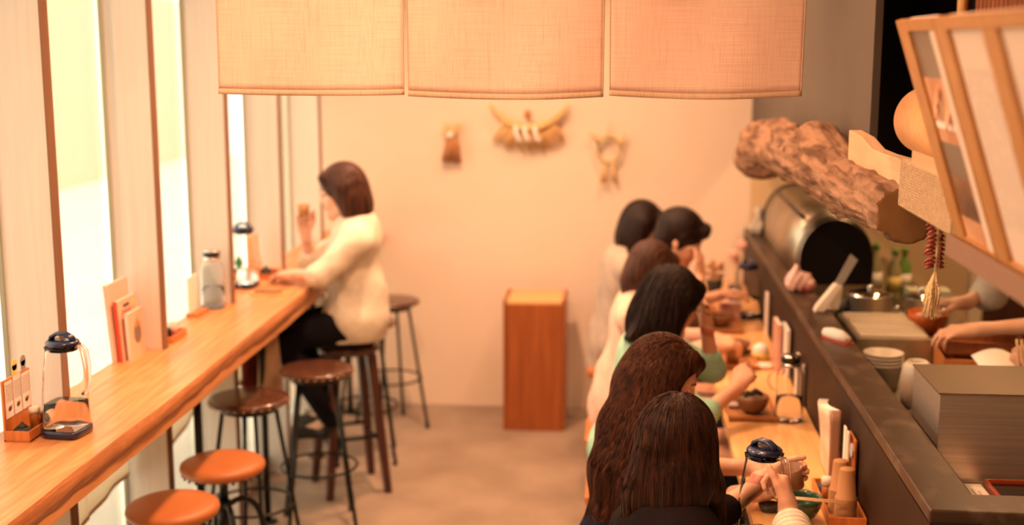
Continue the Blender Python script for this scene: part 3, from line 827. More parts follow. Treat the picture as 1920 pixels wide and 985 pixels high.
for i in range(26):
    a = rnd.uniform(-1, 1); L = .062+.030*rnd.random(); q = rnd.uniform(-1, 1)
    pts = [(.640+.001*a, 2.60, 1.566), (.640-.003+.006*a, 2.60+.004*q, 1.545), (.637+.013*a, 2.60+.01*q, 1.566-L*.6), (.633+.014*a+rnd.uniform(-.003, .003), 2.60+.01*q, 1.566-L*1.15)]
    b.tube(pts, [.0014, .0017, .0021, .0009], 5)
    for g in range(5):
        u = .35+.12*g; j = min(int(u*3), 2); p = Vector(pts[j]).lerp(Vector(pts[j+1]), u*3-j); b.ball(p+Vector((rnd.uniform(-.002, .002), rnd.uniform(-.002, .002), 0)), .0023, sub=1, sc=(.8, .8, 1.7))
b.done('rice_stalks', m_ricestraw, t)
t.location.z += .024; t.location.x += .006

# ================================================================== leaning menu frames
# plane: top edge X=.500 at z 2.09, bottom edge X=.630 at z 1.68 ; runs along y
A_t = Vector((.492, 0, 2.092)); A_b = Vector((.620, 0, 1.700)); nrmv = (A_b-A_t).cross(Vector((0, 1, 0))).normalized()
if nrmv.x > 0: nrmv = -nrmv
def bd(y, v, d=0): p = A_t.lerp(A_b, v)+nrmv*d; return Vector((p.x, y, p.z))
def slab(bld, y0, y1, v0, v1, d0, d1, mi=0):
    bld.prism([bd(y0, v0, d0), bd(y1, v0, d0), bd(y1, v1, d0), bd(y0, v1, d0)], nrmv*(d1-d0), mi)
fr1 = thing('menu_board', 'leaning wooden frame of food photos above the ledge, farther one', 'menu board', (.60, 2.15, 1.67), 'leaning menu boards')
for nm, a in dict(left_rail=(2.315, 2.245, 0, 1), right_rail=(2.060, 2.054, 0, 1), top_rail=(2.245, 2.06, 0, .05), bottom_rail=(2.245, 2.06, .955, 1)).items():
    b = B(); slab(b, *a, 0, .012); b.done(nm, m_frame, fr1, bevel=.0015)
b = B(); slab(b, 2.245, 2.06, .0, 1, -.004, .004); b.done('backing', m_paper, fr1)
for nm, v0, v1, mt in (('photo_background', .05, .25, m_photo_g), ('food_photo', .25, .44, m_photo_m), ('caption_strip', .44, .47, m_paper), ('food_photo', .47, .53, m_photo_m),
                       ('photo_background', .53, .68, m_photo_g), ('food_photo', .68, .86, m_photo_d), ('food_photo', .86, .955, m_photo_m)):
    b = B(); slab(b, 2.245, 2.105, v0, v1, .004, .0055); b.done(nm, mt, fr1)
b = B(); slab(b, 2.100, 2.060, .05, .955, .004, .010); b.done('mat_strip', m_menu, fr1)
b = B()
for k, (yy, vv) in enumerate([(2.20, .36), (2.165, .30), (2.14, .40)]): b.ball(bd(yy, vv, .007), .025, sub=2, sc=(.10, .45, 1.2))
b.done('printed_dish', m_photo_m, fr1)
fr2 = thing('menu_board', 'leaning wooden frame of printed menu sheets, nearer one', 'menu board', (.60, 1.7, 1.67), 'leaning menu boards')
for nm, a in dict(left_rail=(2.048, 1.985, 0, 1), mullion=(1.795, 1.730, .05, .955), right_rail=(1.44, 1.38, 0, 1), top_rail=(1.985, 1.44, 0, .05), bottom_rail=(1.985, 1.44, .955, 1)).items():
    b = B(); slab(b, *a, 0, .012); b.done(nm, m_frame, fr2, bevel=.0015)
b = B(); slab(b, 1.985, 1.44, 0, 1, -.004, .004); b.done('menu_sheet', m_menu, fr2)
for (ya, yb_, n) in ((1.965, 1.83, 8), (1.70, 1.52, 10)):
    b = B(); rnd = random.Random(int(ya*100))
    for i in range(n):
        yy = ya+(yb_-ya)*i/(n-1); v = .20
        while v < (.60 if n == 10 else .80):
            if rnd.random() < .8: slab(b, yy, yy-.0055, v, v+.012, .004, .0047)
            v += .017
    b.done('printed_text', m_inklight, fr2)
b = B(); b.ball(bd(1.66, .80, .004), .045, sub=3, sc=(.06, .8, 1), rot=None); b.done('bowl_picture', m_photo_d, fr2)
b = B(); b.ball(bd(1.665, .775, .009), .025, sub=3, sc=(.1, .8, .7)); b.done('food_picture', m_photo_m, fr2)
sh = thing('menu_shelf', 'reddish wooden shelf rail holding the menu boards', 'shelf', (.64, 1.8, 1.66))
B().box((.634, 1.845, 1.683), (.06, 1.00, .030), bev=.003).done('rail', m_shelf, sh)
B().box((.601, 1.845, 1.686), (.006, 1.00, .040), bev=.001).done('lip', m_shelf, sh)
b = B()
for y in (1.5, 2.1): b.cyl((.708, y, 1.675), (.708, y, 2.80), .006, n=8)
b.box((.685, 1.80, 1.683), (.05, .8, .012))
b.done('bracket', m_metal, sh)

# slatted wooden box high on the right
t = thing('slatted_screen', 'reddish slatted wooden screen high behind the menu boards', 'screen', (.62, 2.45, 2.07))
b = B(); b.cyl((.640, 2.49, 2.04), (.640, 2.49, 2.75), .010, n=4); b.done('post', m_boxtop, t)
b = B()
for i in range(34): b.box((.668, 2.475-i*.026, 2.41), (.012, .016, .68))
b.done('slats', m_slat, t); t.location.z = 2.07
for z in (2.10, 2.74): B().box((.682, 2.03, z), (.016, .92, .03)).done('crossbar', m_slat, t)

# ================================================================== pitchers and carafes
def sq(p=6.0):
    def f(x, y, r):
        t = math.atan2(y, x); c, s = abs(math.cos(t)), abs(math.sin(t))
        k = 1/((c**p+s**p)**(1/p)); k = (1+(k-1)*.92)*.95
        return x*k, y*k
    return f
def make_pitcher(lab, loc, fill=.09, rz=0.0, group=None):
    t = thing('water_pitcher', lab, 'pitcher', (0, 0, 0), group); S = sq()
    prof = [(.054, .012), (.0555, .03), (.052, .12), (.046, .19), (.041, .225), (.0395, .236), (.042, .250)]
    inn = [(r-.0028, z) for r, z in prof]
    b = B(); b.lathe([(0, .010), (.052, .010)]+prof+inn[::-1]+[(.050, .014), (0, .014)], n=64, squash=S)
    b.lathe([(.036, .243), (.041, .243), (.041, .2455), (.036, .2455)], (-.006, 0, 0), 32)
    b.done('vessel', m_glass, t)
    b = B(); b.lathe([(0, 0), (.052, 0), (.057, .004), (.0575, .016), (.0565, .021), (0, .021)], n=64, squash=S); b.done('base', m_navy, t)
    wp = [(r-.0032, z) for r, z in prof if z < fill]
    rr = np.interp(fill, [p[1] for p in prof], [p[0] for p in prof])-.0032
    b = B(); b.lathe([(0, .022)]+[(wp[0][0], .022)]+[q for q in wp if q[1] > .023]+[(rr, fill), (0, fill)], n=64, squash=S); b.done('water', m_water, t)
    b = B(); b.lathe([(0, .236), (.038, .236), (.038, .250), (.0445, .252), (.0445, .259), (.041, .263), (0, .264)], n=48); b.done('lid', m_navy, t)
    L = t.children[-1]
    pts = [(-.034, 0, .260), (-.030, 0, .272), (-.014, 0, .281), (.010, 0, .281), (.028, 0, .272), (.033, 0, .260)]
    b = B()
    for dy in (-.007, 0, .007): b.tube([(x, dy, z) for x, y, z in pts], .0052, 8)
    b.done('lid_handle', m_navy, L)
    pts = [(.040, 0, .246), (.058, 0, .249), (.068, 0, .236), (.0725, 0, .20), (.072, 0, .16), (.066, 0, .13), (.054, 0, .117)]
    b = B()
    for dy in (-.006, .006): b.tube([(x, dy, z) for x, y, z in pts], .0042, 8)
    b.tube([(x, 0, z) for x, y, z in pts], .0035, 6)
    b.done('handle', m_glass, t)
    b = B(); rnd = random.Random(4)
    t.location = loc; t.rotation_euler.z = rz
    b.bm.free()
    return t
make_pitcher('clear water pitcher, blue lid and base, one third full, nearest on the left counter', (-1.487, 3.175, 1.0), .092, -.12)
make_pitcher('blue-lidded water pitcher standing far along the left counter before the windows', (-1.625, 5.27, 1.0), .08, -.1)
make_pitcher('blue-lidded water pitcher at the far end of the right counter', (.615, 5.98, .75), .1, 2.2)
PIT = make_pitcher('blue-lidded water pitcher gripped by a hand in the right foreground', (.368, 3.05, .792), .04, -.75)

def make_carafe(lab, loc, rz):
    t = thing('glass_carafe', lab, 'carafe')
    pr = [(.046, .004), (.048, .02), (.048, .15), (.045, .172), (.034, .186), (.030, .196), (.030, .206)]
    b = B(); b.lathe([(0, 0), (.044, 0)]+pr+[(r-.0028, z) for r, z in pr[::-1]]+[(0, .006)], n=48); b.done('vessel', m_glass, t)
    b = B(); b.lathe([(0, .0075), (.0435, .0075), (.0448, .02), (.0448, .085), (0, .085)], n=48); b.done('water', m_water, t)
    b = B(); b.lathe([(0, .196), (.026, .196), (.031, .207), (.034, .224), (.034, .229), (0, .231)], n=40); l = b.done('lid', m_blackpl, t)
    b = B(); b.lathe([(.0305, .198), (.0325, .198), (.0325, .208), (.0305, .208), (.0305, .198)], n=40); b.lathe([(0, .231), (.033, .2305), (.034, .233), (0, .235)], n=40); b.done('steel_band', m_chrome, l)
    pts = [(.044, 0, .172), (.062, 0, .180), (.074, 0, .165), (.076, 0, .14), (.066, 0, .118), (.048, 0, .11)]
    B().tube(pts, .0048, 10).done('handle', m_glass, t)
    t.location = loc; t.rotation_euler.z = rz; return t
make_carafe('round glass carafe with black and steel lid on the left counter', (-1.622, 4.83, 1.0), -.3)
make_carafe('round glass carafe with black and steel lid on the right counter beside the brown bowl', (.598, 4.30, .75), 3.3)

# ================================================================== left counter: condiment box, books, trays
t = thing('condiment_box', 'wooden box with upright menu card board, nearest on the left counter', 'condiment box', (-1.60, 3.15, 1.0))
x0, x1, y0, y1 = -1.628, -1.556, 3.095, 3.25
b = B(); b.box(((x0+x1)/2, (y0+y1)/2, 1.003), (x1-x0, y1-y0, .006))
for (c, d) in [(((x0+x1)/2, y0+.003, 1.015), (x1-x0, .006, .03)), (((x0+x1)/2, y1-.003, 1.015), (x1-x0, .006, .03)), ((x1-.003, (y0+y1)/2, 1.015), (.006, y1-y0-.012, .03))]: b.box(c, d)
b.done('tray', m_chair, t, bevel=.001)
b = B(); b.box((x0+.003, (y0+y1)/2, 1.083), (.006, y1-y0, .166)); b.done('back_board', m_chair, t, bevel=.001)
for i, (ya, yb_, top) in enumerate([(3.103, 3.145, 1.160), (3.150, 3.192, 1.166), (3.197, 3.243, 1.160)]):
    b = B(); b.box((x0+.0075, (ya+yb_)/2, (1.06+top)/2), (.001, yb_-ya, top-1.06)); 
    for r in range(9):
        for q in range(4): b.box((x0+.0083, ya+.008+q*(yb_-ya-.014)/3, 1.150-r*.0055), (.0006, .005, .0018), mi=1)
    b.ball((x0+.009, (ya+yb_)/2, 1.085), .009, mi=1, sub=2, sc=(.08, 1, .8)); b.ball((x0+.009, (ya+yb_)/2+.008, 1.088), .006, mi=2, sub=2, sc=(.1, 1, 1))
    b.done('menu_card', [m_paper, m_ink, m_photo_m], t)
for i, (yc, mt) in enumerate([(3.172, m_yellow), (3.222, m_greyblade)]):
    b = B(); b.box((x0+.003, yc, 1.175), (.0015, .026, .034)); b.cyl((x0+.00225, yc, 1.192), (x0+.00375, yc, 1.192), .0155, n=28, smooth=False); b.done('round_tag', mt, t)
def jar(name, lab, cat, loc, prof, mt, lidprof=None, lidm=None, content=None):
    t = thing(name, lab, cat, loc); b = B(); b.lathe(prof, loc, 28); b.done('body', mt, t)
    if lidprof: b = B(); b.lathe(lidprof, loc, 28); b.done('lid', lidm, t)
    return t
jar('iron_pot', 'small black lidded pot in the nearest wooden condiment box', 'pot', (-1.590, 3.125, 1.007), [(0, 0), (.018, 0), (.024, .008), (.0235, .02), (.016, .027), (0, .027)], m_terr_pot, [(0, .0275), (.014, .0275), (.009, .033), (.004, .035), (.0055, .039), (0, .041)], m_terr_pot)
jar('sauce_bottle', 'small amber sauce bottle with white cap in the nearest condiment box', 'bottle', (-1.578, 3.175, 1.007), [(0, 0), (.0145, 0), (.0145, .045), (.012, .052), (0, .052)], m_amber, [(.0, .0525), (.0145, .0525), (.0145, .067), (0, .069)], m_whitepl)
jar('spice_jar', 'dark little spice jar at the back of the nearest condiment box', 'jar', (-1.580, 3.222, 1.007), [(0, 0), (.0155, 0), (.0155, .035), (0, .035)], m_terr_pot, [(0, .0355), (.015, .0355), (.013, .044), (0, .045)], m_trim)

def book(lab, x, y0, y1, h, th, lean, cover, spine=None, title=None, z=1.0, group='magazines on the left counter', face=1, name='magazine'):
    t = thing(name, lab, 'magazine', (x, (y0+y1)/2, z), group)
    def sh(bb):
        for v in bb.bm.verts: v.co.x += -(v.co.z-z)*lean
        return bb
    b = B(); b.box((x, (y0+y1)/2, z+h/2), (th-.002, y1-y0-.004, h-.004)); sh(b).done('pages', m_paper, t)
    b = B(); b.box((x+face*th/2, (y0+y1)/2, z+h/2), (.0012, y1-y0, h)); b.box((x-face*th/2, (y0+y1)/2, z+h/2), (.0012, y1-y0, h)); sh(b).done('cover', cover, t)
    b = B(); b.box((x, y0, z+h/2), (th, .0014, h)); sh(b).done('spine', spine or cover, t)
    if title: title(t, sh)
    return t
def ttl_red(t, sh):
    b = B()
    for i, (yy, zz, a, c) in enumerate([(4.04, .178, .10, .009)]): b.box((-1.6405, 4.018, 1.182), (.001, .05, .010))
    sh(b).done('title_bar', m_ink, t)
    b = B()
    for k in range(4):
        yy = 3.985+k*.020
        for (dy, dz, sy, sz) in ((0, .010, .016, .003), (0, 0, .016, .003), (0, -.010, .014, .003), (.0, 0, .003, .022)): b.box((-1.6405, yy+dy, 1.156+dz), (.001, sy, sz))
    sh(b).done('title_characters', m_red, t)
    b = B(); b.ball((-1.6402, 4.080, 1.175), .014, sc=(.05, 1, 1), sub=2); sh(b).done('yellow_badge', m_yellow, t)
def ttl_bowl(t, sh):
    b = B(); b.ball((-1.6185, 4.035, 1.082), .036, sc=(.04, .9, 1), sub=3); sh(b).done('bowl_picture', m_photo_g, t)
    b = B(); b.prism([(-1.617, 4.007, 1.105), (-1.617, 4.062, 1.105), (-1.617, 4.035, 1.135)], (.001, 0, 0)); sh(b).done('topping_picture', m_photo_m, t)
book('tall blank-covered beige magazine at the back of the group before the second window', -1.668, 3.93, 4.105, .262, .012, .07, m_pinkpk if False else M('beige_cover', (.78, .52, .40), .5))
book('magazine with red spine and red title, middle one before the second window', -1.648, 3.945, 4.11, .205, .013, .06, M('salmon_cover', (.82, .50, .36), .45), m_red, ttl_red)
book('small beige booklet with a bowl picture, front of the group before the second window', -1.625, 3.965, 4.095, .160, .012, .05, M('tan_cover', (.80, .48, .32), .45), m_paper, ttl_bowl)
def cond_tray(lab, x, y, z, rz=0, n=1):
    t = thing('condiment_tray', lab, 'tray', (x, y, z))
    b = B(); b.box((x, y, z+.004), (.08, .15, .008)); 
    for s in (-1, 1): b.box((x+s*.038, y, z+.014), (.005, .15, .022)); b.box((x, y+s*.073, z+.014), (.071, .005, .022))
    b.done('tray', m_chair, t, bevel=.001); return t
cond_tray('low wooden condiment tray on the left counter behind the third window fin', -1.610, 4.29, 1.0)
jar('soy_bottle', 'small black bottle on the wooden tray behind the window fin', 'bottle', (-1.605, 4.26, 1.008), [(0, 0), (.016, 0), (.017, .03), (.012, .04), (0, .04)], m_blackpl)
jar('napkin_cup', 'pinkish cup on the wooden tray behind the window fin', 'cup', (-1.605, 4.32, 1.008), [(0, 0), (.016, 0), (.020, .045), (.018, .045), (.014, .004), (0, .004)], m_pinkpk)
t = thing('menu_card_holder', 'pinkish upright menu card holder behind the glass carafe on the left counter', 'menu holder', (-1.66, 4.83, 1.0))
B().box((-1.645, 4.70, 1.008), (.05, .12, .016), bev=.002).done('base', m_chair, t)
B().box((-1.660, 4.70, 1.085), (.006, .11, .14)).done('card', m_pinkpk if False else m_paper, t)
t = thing('chopstick_tray', 'small tray with wrapped chopsticks on the left counter near the seated woman', 'tray', (-1.50, 5.12, 1.0))
B().box((-1.48, 5.12, 1.004), (.15, .05, .008), bev=.002).done('tray', m_table, t)
for dy in (-.008, .006):
    tag(B().cyl((-1.54, 5.12+dy, 1.0115), (-1.42, 5.125+dy, 1.0115), .0028, n=8).done('chopstick', m_dkleg, base=(-1.54, 5.12, 1.0115)), 'dark chopstick lying on the small tray, left counter', 'chopstick', 'chopsticks on the small tray, left counter')
0 and jar('glass_jar', 'small glass jar with a bright round cap beside the far left pitcher', 'jar', (-1.545, 5.36, 1.0), [(0, 0), (.022, 0), (.022, .03), (.018, .038), (0, .038)], m_clear, [(0, .039), (.02, .039), (.021, .052), (.012, .062), (0, .064)], m_chrome)
cond_tray('wooden tray at the far end of the left counter beside the tilted menus', -1.60, 5.52, 1.0)
jar('iron_pot', 'dark pot on the far wooden tray of the left counter', 'pot', (-1.60, 5.51, 1.008), [(0, 0), (.02, 0), (.027, .012), (.022, .03), (0, .034)], m_terr_pot, [(0, .0345), (.01, .0345), (.005, .043), (0, .044)], m_terr_pot)
book('orange-brown menu booklet leaning at the far end of the left counter', -1.655, 5.46, 5.62, .19, .01, .05, m_veneer, m_veneer)
t = thing('green_tag', 'green diamond tag on a thin stick beyond the glass carafe', 'tag', (-1.60, 5.14, 1.0))
b = B(); b.prism([(-1.615, 5.16, 1.158), (-1.596, 5.16, 1.126), (-1.615, 5.16, 1.094), (-1.634, 5.16, 1.126)], (0, .003, 0)); b.done('diamond', M('leaf_green', (.03, .20, .06), .5), t)
B().cyl((-1.615, 5.1615, 1.0), (-1.615, 5.1615, 1.10), .0015, n=8).done('stick', m_bamboo, t)

# bags hanging below the counter before the woman
t = thing('tote_bag', 'tan canvas tote bag hanging under the left counter by the woman', 'bag', (-1.50, 5.14, .91))
def bagfn(u, v): a = u*2*PI; r = 1-.1*math.cos(2*a); w = .5+.5*v; return (-1.49+(.035+.02*v)*math.cos(a)*r, 5.14+(.06+.03*v)*math.sin(a), .84-.26*v+.012*math.sin(a*3)*(1-v))
b = B(); b.grid(bagfn, 36, 12); b.lathe([(0, 0), (.06, 0), (.05, .01), (0, .01)], (-1.49, 5.14, .58), 24); b.done('body', m_tanbag, t)
b = B(); b.tube([(-1.49, 5.09, .83), (-1.49, 5.11, .88), (-1.49, 5.14, .905), (-1.49, 5.17, .88), (-1.49, 5.19, .83)], .006, 8); b.done('strap', m_dkleg, t)
t = thing('handbag', 'dark red bag hanging under the left counter beside the black posts', 'bag', (-1.56, 5.10, .93))
def bag2(u, v): a = u*2*PI; return (-1.60+.035*math.cos(a)*(1-.2*v), 5.22+(.075+.02*v)*math.sin(a), .82-.24*v)
b = B(); b.grid(bag2, 30, 10); b.lathe([(0, 0), (.05, 0), (.045, .01), (0, .01)], (-1.60, 5.22, .575), 24); b.done('body', m_maroon, t)
b = B(); b.tube([(-1.60, 5.16, .81), (-1.60, 5.19, .90), (-1.60, 5.22, .905), (-1.60, 5.25, .90), (-1.60, 5.28, .81)], .005, 8); b.done('strap', m_maroon, t)

# ================================================================== right counter things
Z0 = .75
def bowl(name, lab, loc, r, h, mt, cat='bowl', foot=.45, inner=None):
    t = thing(name, lab, cat, loc)
    pr = [(0, 0), (r*foot, 0), (r*foot, .006)]+[(r*(foot+(1-foot)*math.sin(u*PI/2)), .006+(h-.006)*(1-math.cos(u*PI/2))**.9) for u in (.15, .3, .5, .7, .85, 1)]
    pr += [(q-.003, z) for q, z in pr[::-1][:6]]+[(0, .010)]
    b = B(); b.lathe(pr, loc, 48); b.done('body', mt, t)
    return t
def flat_tray(lab, x, y, w, d, rz=0, group='wooden meal trays'):
    t = thing('meal_tray', lab, 'tray', (x, y, Z0), group)
    R_ = RZ(rz); b = B(); b.box((0, 0, .004), (w, d, .008))
    for s in (-1, 1): b.box((s*(w/2-.004), 0, .010), (.008, d, .018)); b.box((0, s*(d/2-.004), .010), (w-.016, .008, .018))
    for v in b.bm.verts: v.co = R_ @ v.co + Vector((x, y, Z0))
    b.done('tray', m_tray, t, bevel=.001); return t
flat_tray('wooden meal tray under the brown bowl, right counter', .475, 4.40, .17, .26)
bb = bowl('soup_bowl', 'brown wooden bowl on a tray before the person in mint', (.478, 4.36, .758), .058, .062, m_terracotta)
b = B(); b.lathe([(0, .052), (.052, .052), (.045, .058), (0, .060)], (.478, 4.36, .758), 32); b.done('soup', m_photo_d, bb)
b = B(); b.tube([(.46, 4.37, .818), (.49, 4.38, .832), (.515, 4.37, .822)], [.008, .012, .006], 8); b.tube([(.45, 4.35, .82), (.462, 4.38, .828)], .007, 8); b.done('seaweed', m_terr_pot, bb)
jar('small_dish', 'small pale dish on the tray beside the brown bowl', 'dish', (.418, 4.42, .758), [(0, 0), (.015, 0), (.025, .014), (.023, .014), (0, .005)], m_white)
flat_tray('wooden meal tray before the person in the blush coat, right counter', .475, 5.12, .19, .28)
bowl('soup_bowl', 'reddish brown bowl on the blush-coated person\'s tray', (.50, 5.22, .758), .055, .055, m_terracotta)
jar('tea_cup', 'brown tea cup on the blush-coated person\'s tray', 'cup', (.468, 5.07, .758), [(0, 0), (.025, 0), (.031, .065), (.028, .065), (.022, .005), (0, .005)], m_paper_cup)
t = thing('wrapped_rice_ball', 'white and yellow wrapped ball beside the trays on the right counter', 'rice ball', (.592, 5.17, Z0))
B().ball((.592, 5.17, .785), .034, sub=3).done('ball', m_white, t); B().lathe([(0, 0), (.028, 0), (.037, .02), (.036, .030), (0, .031)], (.592, 5.17, Z0), 32).done('wrapper', m_yellow, t)
tag(B().ball((.592, 5.01, .762), .03, sub=3, sc=(1.2, .8, .4)).done('folded_napkin', m_towel, base=(.592, 5.01, .75)), 'crumpled white napkin in front of the wrapped ball', 'napkin')
flat_tray('wooden meal tray at the far end of the right counter', .47, 5.75, .19, .26)
bowl('soup_bowl', 'dark bowl on the farthest tray of the right counter', (.47, 5.74, .758), .055, .055, m_terracotta)
t = thing('snack_package', 'pink and white paper package on the right counter', 'package', (.52, 5.66, Z0))
B().box((.53, 5.95, .79), (.10, .08, .08), bev=.012).done('pack', m_pinkpk, t)
jar('flower_cup', 'small cup of pink flowers at the far end of the right counter', 'cup', (.585, 6.32, Z0), [(0, 0), (.03, 0), (.034, .09), (.03, .09), (0, .01)], m_navy)
t = thing('pink_flowers', 'two pale pink flower heads above the far right pitcher', 'flowers', (.60, 6.32, .84))
for i, (x, y, z) in enumerate([(.575, 6.31, 1.0), (.615, 6.33, 1.045), (.59, 6.34, .97)]):
    b = B(); b.cyl((.588, 6.32, .76), (x, y, z), .0025, n=6); f = b.done('stem', m_strawg, t)
    b = B()
    for k in range(8): a = k*PI/4; b.ball((x+.016*math.cos(a), y+.004, z+.016*math.sin(a)), .013, sub=1, sc=(1, .6, 1))
    b.ball((x, y-.004, z), .012, sub=1); b.done('flower_head', M('petal_pink', (.85, .50, .42), .7), f)
jar('plant_pot', 'small brown pot with dry twigs far down the right counter', 'pot', (.50, 6.55, Z0), [(0, 0), (.035, 0), (.045, .07), (.04, .075), (0, .07)], m_terr_pot)
b = B(); rnd = random.Random(2)
for i in range(26): b.ball((.50+rnd.uniform(-.04, .04), 6.55+rnd.uniform(-.03, .03), .86+rnd.uniform(-.03, .06)), .013, sub=1)
b.cyl((.5, 6.55, .82), (.5, 6.55, .86), .006, n=6)
tag(b.done('dried_plant', m_cone, base=(.5, 6.55, .82)), 'bushy dried plant in the small pot far down the right counter', 'plant')
for i, (x, y0, h, mt, lb) in enumerate([(.638, 4.93, .20, m_pinkpk if False else M('rose_cover', (.60, .32, .24), .45), 'rose-covered magazine standing against the partition behind the far carafe'),
                                        (.662, 4.86, .195, m_paper, 'pale magazine standing against the partition, right of the rose-covered one')]):
    book(lb, x, y0, y0+.16, h, .014, .0, mt, mt, z=Z0, group='magazines on the right counter', face=-1)
book('slim pale card standing against the partition near the far right pitcher', .668, 5.60, 5.68, .19, .006, .0, m_paper, m_paper, z=Z0, group='magazines on the right counter', face=-1, name='menu_card')
book('narrow cream menu card against the partition behind the round carafe', .664, 4.56, 4.61, .17, .006, 0, m_paper, m_paper, z=Z0, group='magazines on the right counter', face=-1, name='menu_card')
book('narrow grey menu card against the partition behind the round carafe', .672, 4.48, 4.52, .15, .005, 0, m_greyblade, m_greyblade, z=Z0, group='magazines on the right counter', face=-1, name='menu_card')
# the near magazine: thick, bent forward
t = thing('magazine', 'thick magazine with curled cover standing against the partition near the cups', 'magazine', (.64, 3.75, Z0), 'magazines on the right counter')
def mg(off, y0=3.64, y1=3.83, h=.235):
    return lambda u, v: (.628+off-.018*math.sin(u*PI)*v+.012*(1-v), y0+u*(y1-y0), Z0+v*h-.02*u*v)
b = B()
for k in range(7): b.grid(mg(.004*k), 12, 10)
b.done('pages', m_paper, t, solid=.001)
b = B(); b.grid(mg(-.003), 12, 10); b.done('cover', M('peach_cover', (.80, .46, .32), .4, col2=(.86, .66, .50), ns=16), t, solid=.001)
b = B(); b.grid(lambda u, v: (.628+u*.03-.0, 3.638, Z0+v*.234), 4, 6); b.done('spine', M('spine_brown', (.40, .22, .14), .5), t, solid=.001)
# near condiment box with cups, cards
t = thing('condiment_box', 'long wooden box holding cups and bottles beside the partition, right foreground', 'condiment box', (.625, 3.4, Z0))
b = B(); x0, x1, y0, y1 = .578, .678, 3.30, 3.62
b.box(((x0+x1)/2, (y0+y1)/2, Z0+.004), (x1-x0, y1-y0, .008))
b.box((x0+.003, (y0+y1)/2, Z0+.016), (.006, y1-y0, .032)); b.box((x1-.003, (y0+y1)/2, Z0+.016), (.006, y1-y0, .032))
b.box(((x0+x1)/2, y0+.003, Z0+.016), (x1-x0-.012, .006, .032)); b.box(((x0+x1)/2, y1-.003, Z0+.016), (x1-x0-.012, .006, .032))
b.done('tray', m_chair, t, bevel=.001)
B().box((.672, 3.52, .85), (.005, .10, .19)).done('back_board', m_chair, t)
def cup_stack(x, y, lab, n=12, big=1.0):
    """one cup upside down on a stack of nested cups, every cup its own object"""
    z = Z0+.009; prof = lambda: [(.0300, 0), (.0300, .0022), (.0264, .0034), (.0205, .082), (.0195, .084), (0, .084), (0, .082), (.0185, .082), (.0252, .003), (.0285, 0)]
    first = None
    for i in range(n):
        if first is None:
            b = B(); b.lathe(prof(), (x, y, z), 28); first = b.done('paper_cup', m_paper_cup, base=(x, y, z)); o = first
        else:
            o = first.copy(); COL.objects.link(o); o.location = (x, y, z+i*.0058)
        o['label'] = ('brown paper cup inside the %s' % lab) if i < n-1 else ('brown upside-down paper cup on top of the %s' % lab)
        o['category'] = 'cup'; o['group'] = 'nested cups in the %s' % lab
        if i == n-1: o['group'] = 'top paper cups'
cup_stack(.628, 3.345, 'nearer cup stack in the wooden box', 12)
cup_stack(.622, 3.412, 'farther cup stack in the wooden box', 12)
jar('spice_shaker', 'small clear shaker with white cap beside the cup stacks', 'shaker', (.598, 3.48, Z0+.009), [(0, 0), (.014, 0), (.014, .052), (0, .052)], m_amber, [(0, .053), (.0155, .053), (.0155, .075), (0, .077)], m_whitepl)
jar('iron_pot', 'round black pot behind the shaker in the right foreground box', 'pot', (.603, 3.55, Z0+.009), [(0, 0), (.016, 0), (.024, .014), (.018, .03), (0, .034)], m_terr_pot)
for i, (x, y, h, lb, mt) in enumerate([(.655, 3.545, .205, 'slim white card rising behind the cup stacks, farther one', m_paper), (.6575, 3.515, .20, 'slim cream card rising behind the cup stacks, nearer one', m_whitepl)]):
    o = B().box((x, y, Z0+.009+h/2), (.004, .030, h)).done('menu_card', mt, base=(x, y, Z0+.009)); tag(o, lb, 'card')
t = thing('round_tag', 'pale grey round tag on a stick behind the cup stacks', 'tag', (.660, 3.46, Z0+.009))
B().box((.662, 3.455, Z0+.09), (.003, .01, .16)).done('stick', m_chair, t)
b = B(); b.cyl((.655, 3.45, .925), (.658, 3.45, .925), .020, n=32, smooth=False); b.done('disc', M('tag_grey', (.42, .42, .46), .5), t)
bowl('soup_bowl', 'dark green glazed bowl in the right foreground with chopsticks across', (.505, 3.36, Z0), .062, .068, m_green_bowl)
for k, dy in enumerate((0, .010)):
    tag(B().cyl((.435, 3.335+dy, .8225), (.622, 3.285+dy*1.5, .829), .0028, .0022, n=8).done('chopstick', m_chop, base=(.43, 3.34+dy, .823)), 'pale wooden chopstick laid across the dark green bowl', 'chopstick', 'chopsticks across the green bowl')
jar('small_dish', 'small dark dish behind the gripped pitcher', 'dish', (.43, 3.42, Z0), [(0, 0), (.02, 0), (.032, .022), (.029, .022), (0, .006)], m_terr_pot)

# ================================================================== on the dark ledge
L0 = 1.047
t = thing('tissue_pack', 'pink and white wrapped pack standing on the dark ledge', 'package', (.738, 5.12, L0))
V, Fq = sdf_mesh([('rc', (.712, 5.12, L0+.035), (.765, 5.12, L0+.032), .034, .034, .02), ('rc', (.715, 5.12, L0+.06), (.720, 5.12, L0+.105), .028, .012, .03), ('rc', (.745, 5.12, L0+.06), (.76, 5.12, L0+.065), .02, .018, .02), ('cut', (0, 0, L0), (0, 0, -1), 0)],
                 .004, lambda P: .003*np.sin(P[:, 0]*210+P[:, 2]*60)*np.sin(P[:, 2]*150+P[:, 1]*90))
np_mesh('wrapper', V, Fq, m_pinkpk, t)
t = thing('wrapped_bundle', 'small crumpled paper bundle at the far end of the dark ledge', 'package', (.743, 6.68, L0))
V, Fq = sdf_mesh([('rc', (.725, 6.68, L0+.035), (.77, 6.68, L0+.035), .042, .038, .02), ('rc', (.735, 6.68, L0+.08), (.730, 6.68, L0+.135), .028, .02, .02), ('cut', (0, 0, L0), (0, 0, -1), 0)],
                 .005, lambda P: .006*np.sin(P[:, 0]*130+P[:, 2]*60)*np.sin(P[:, 2]*110+P[:, 1]*90))
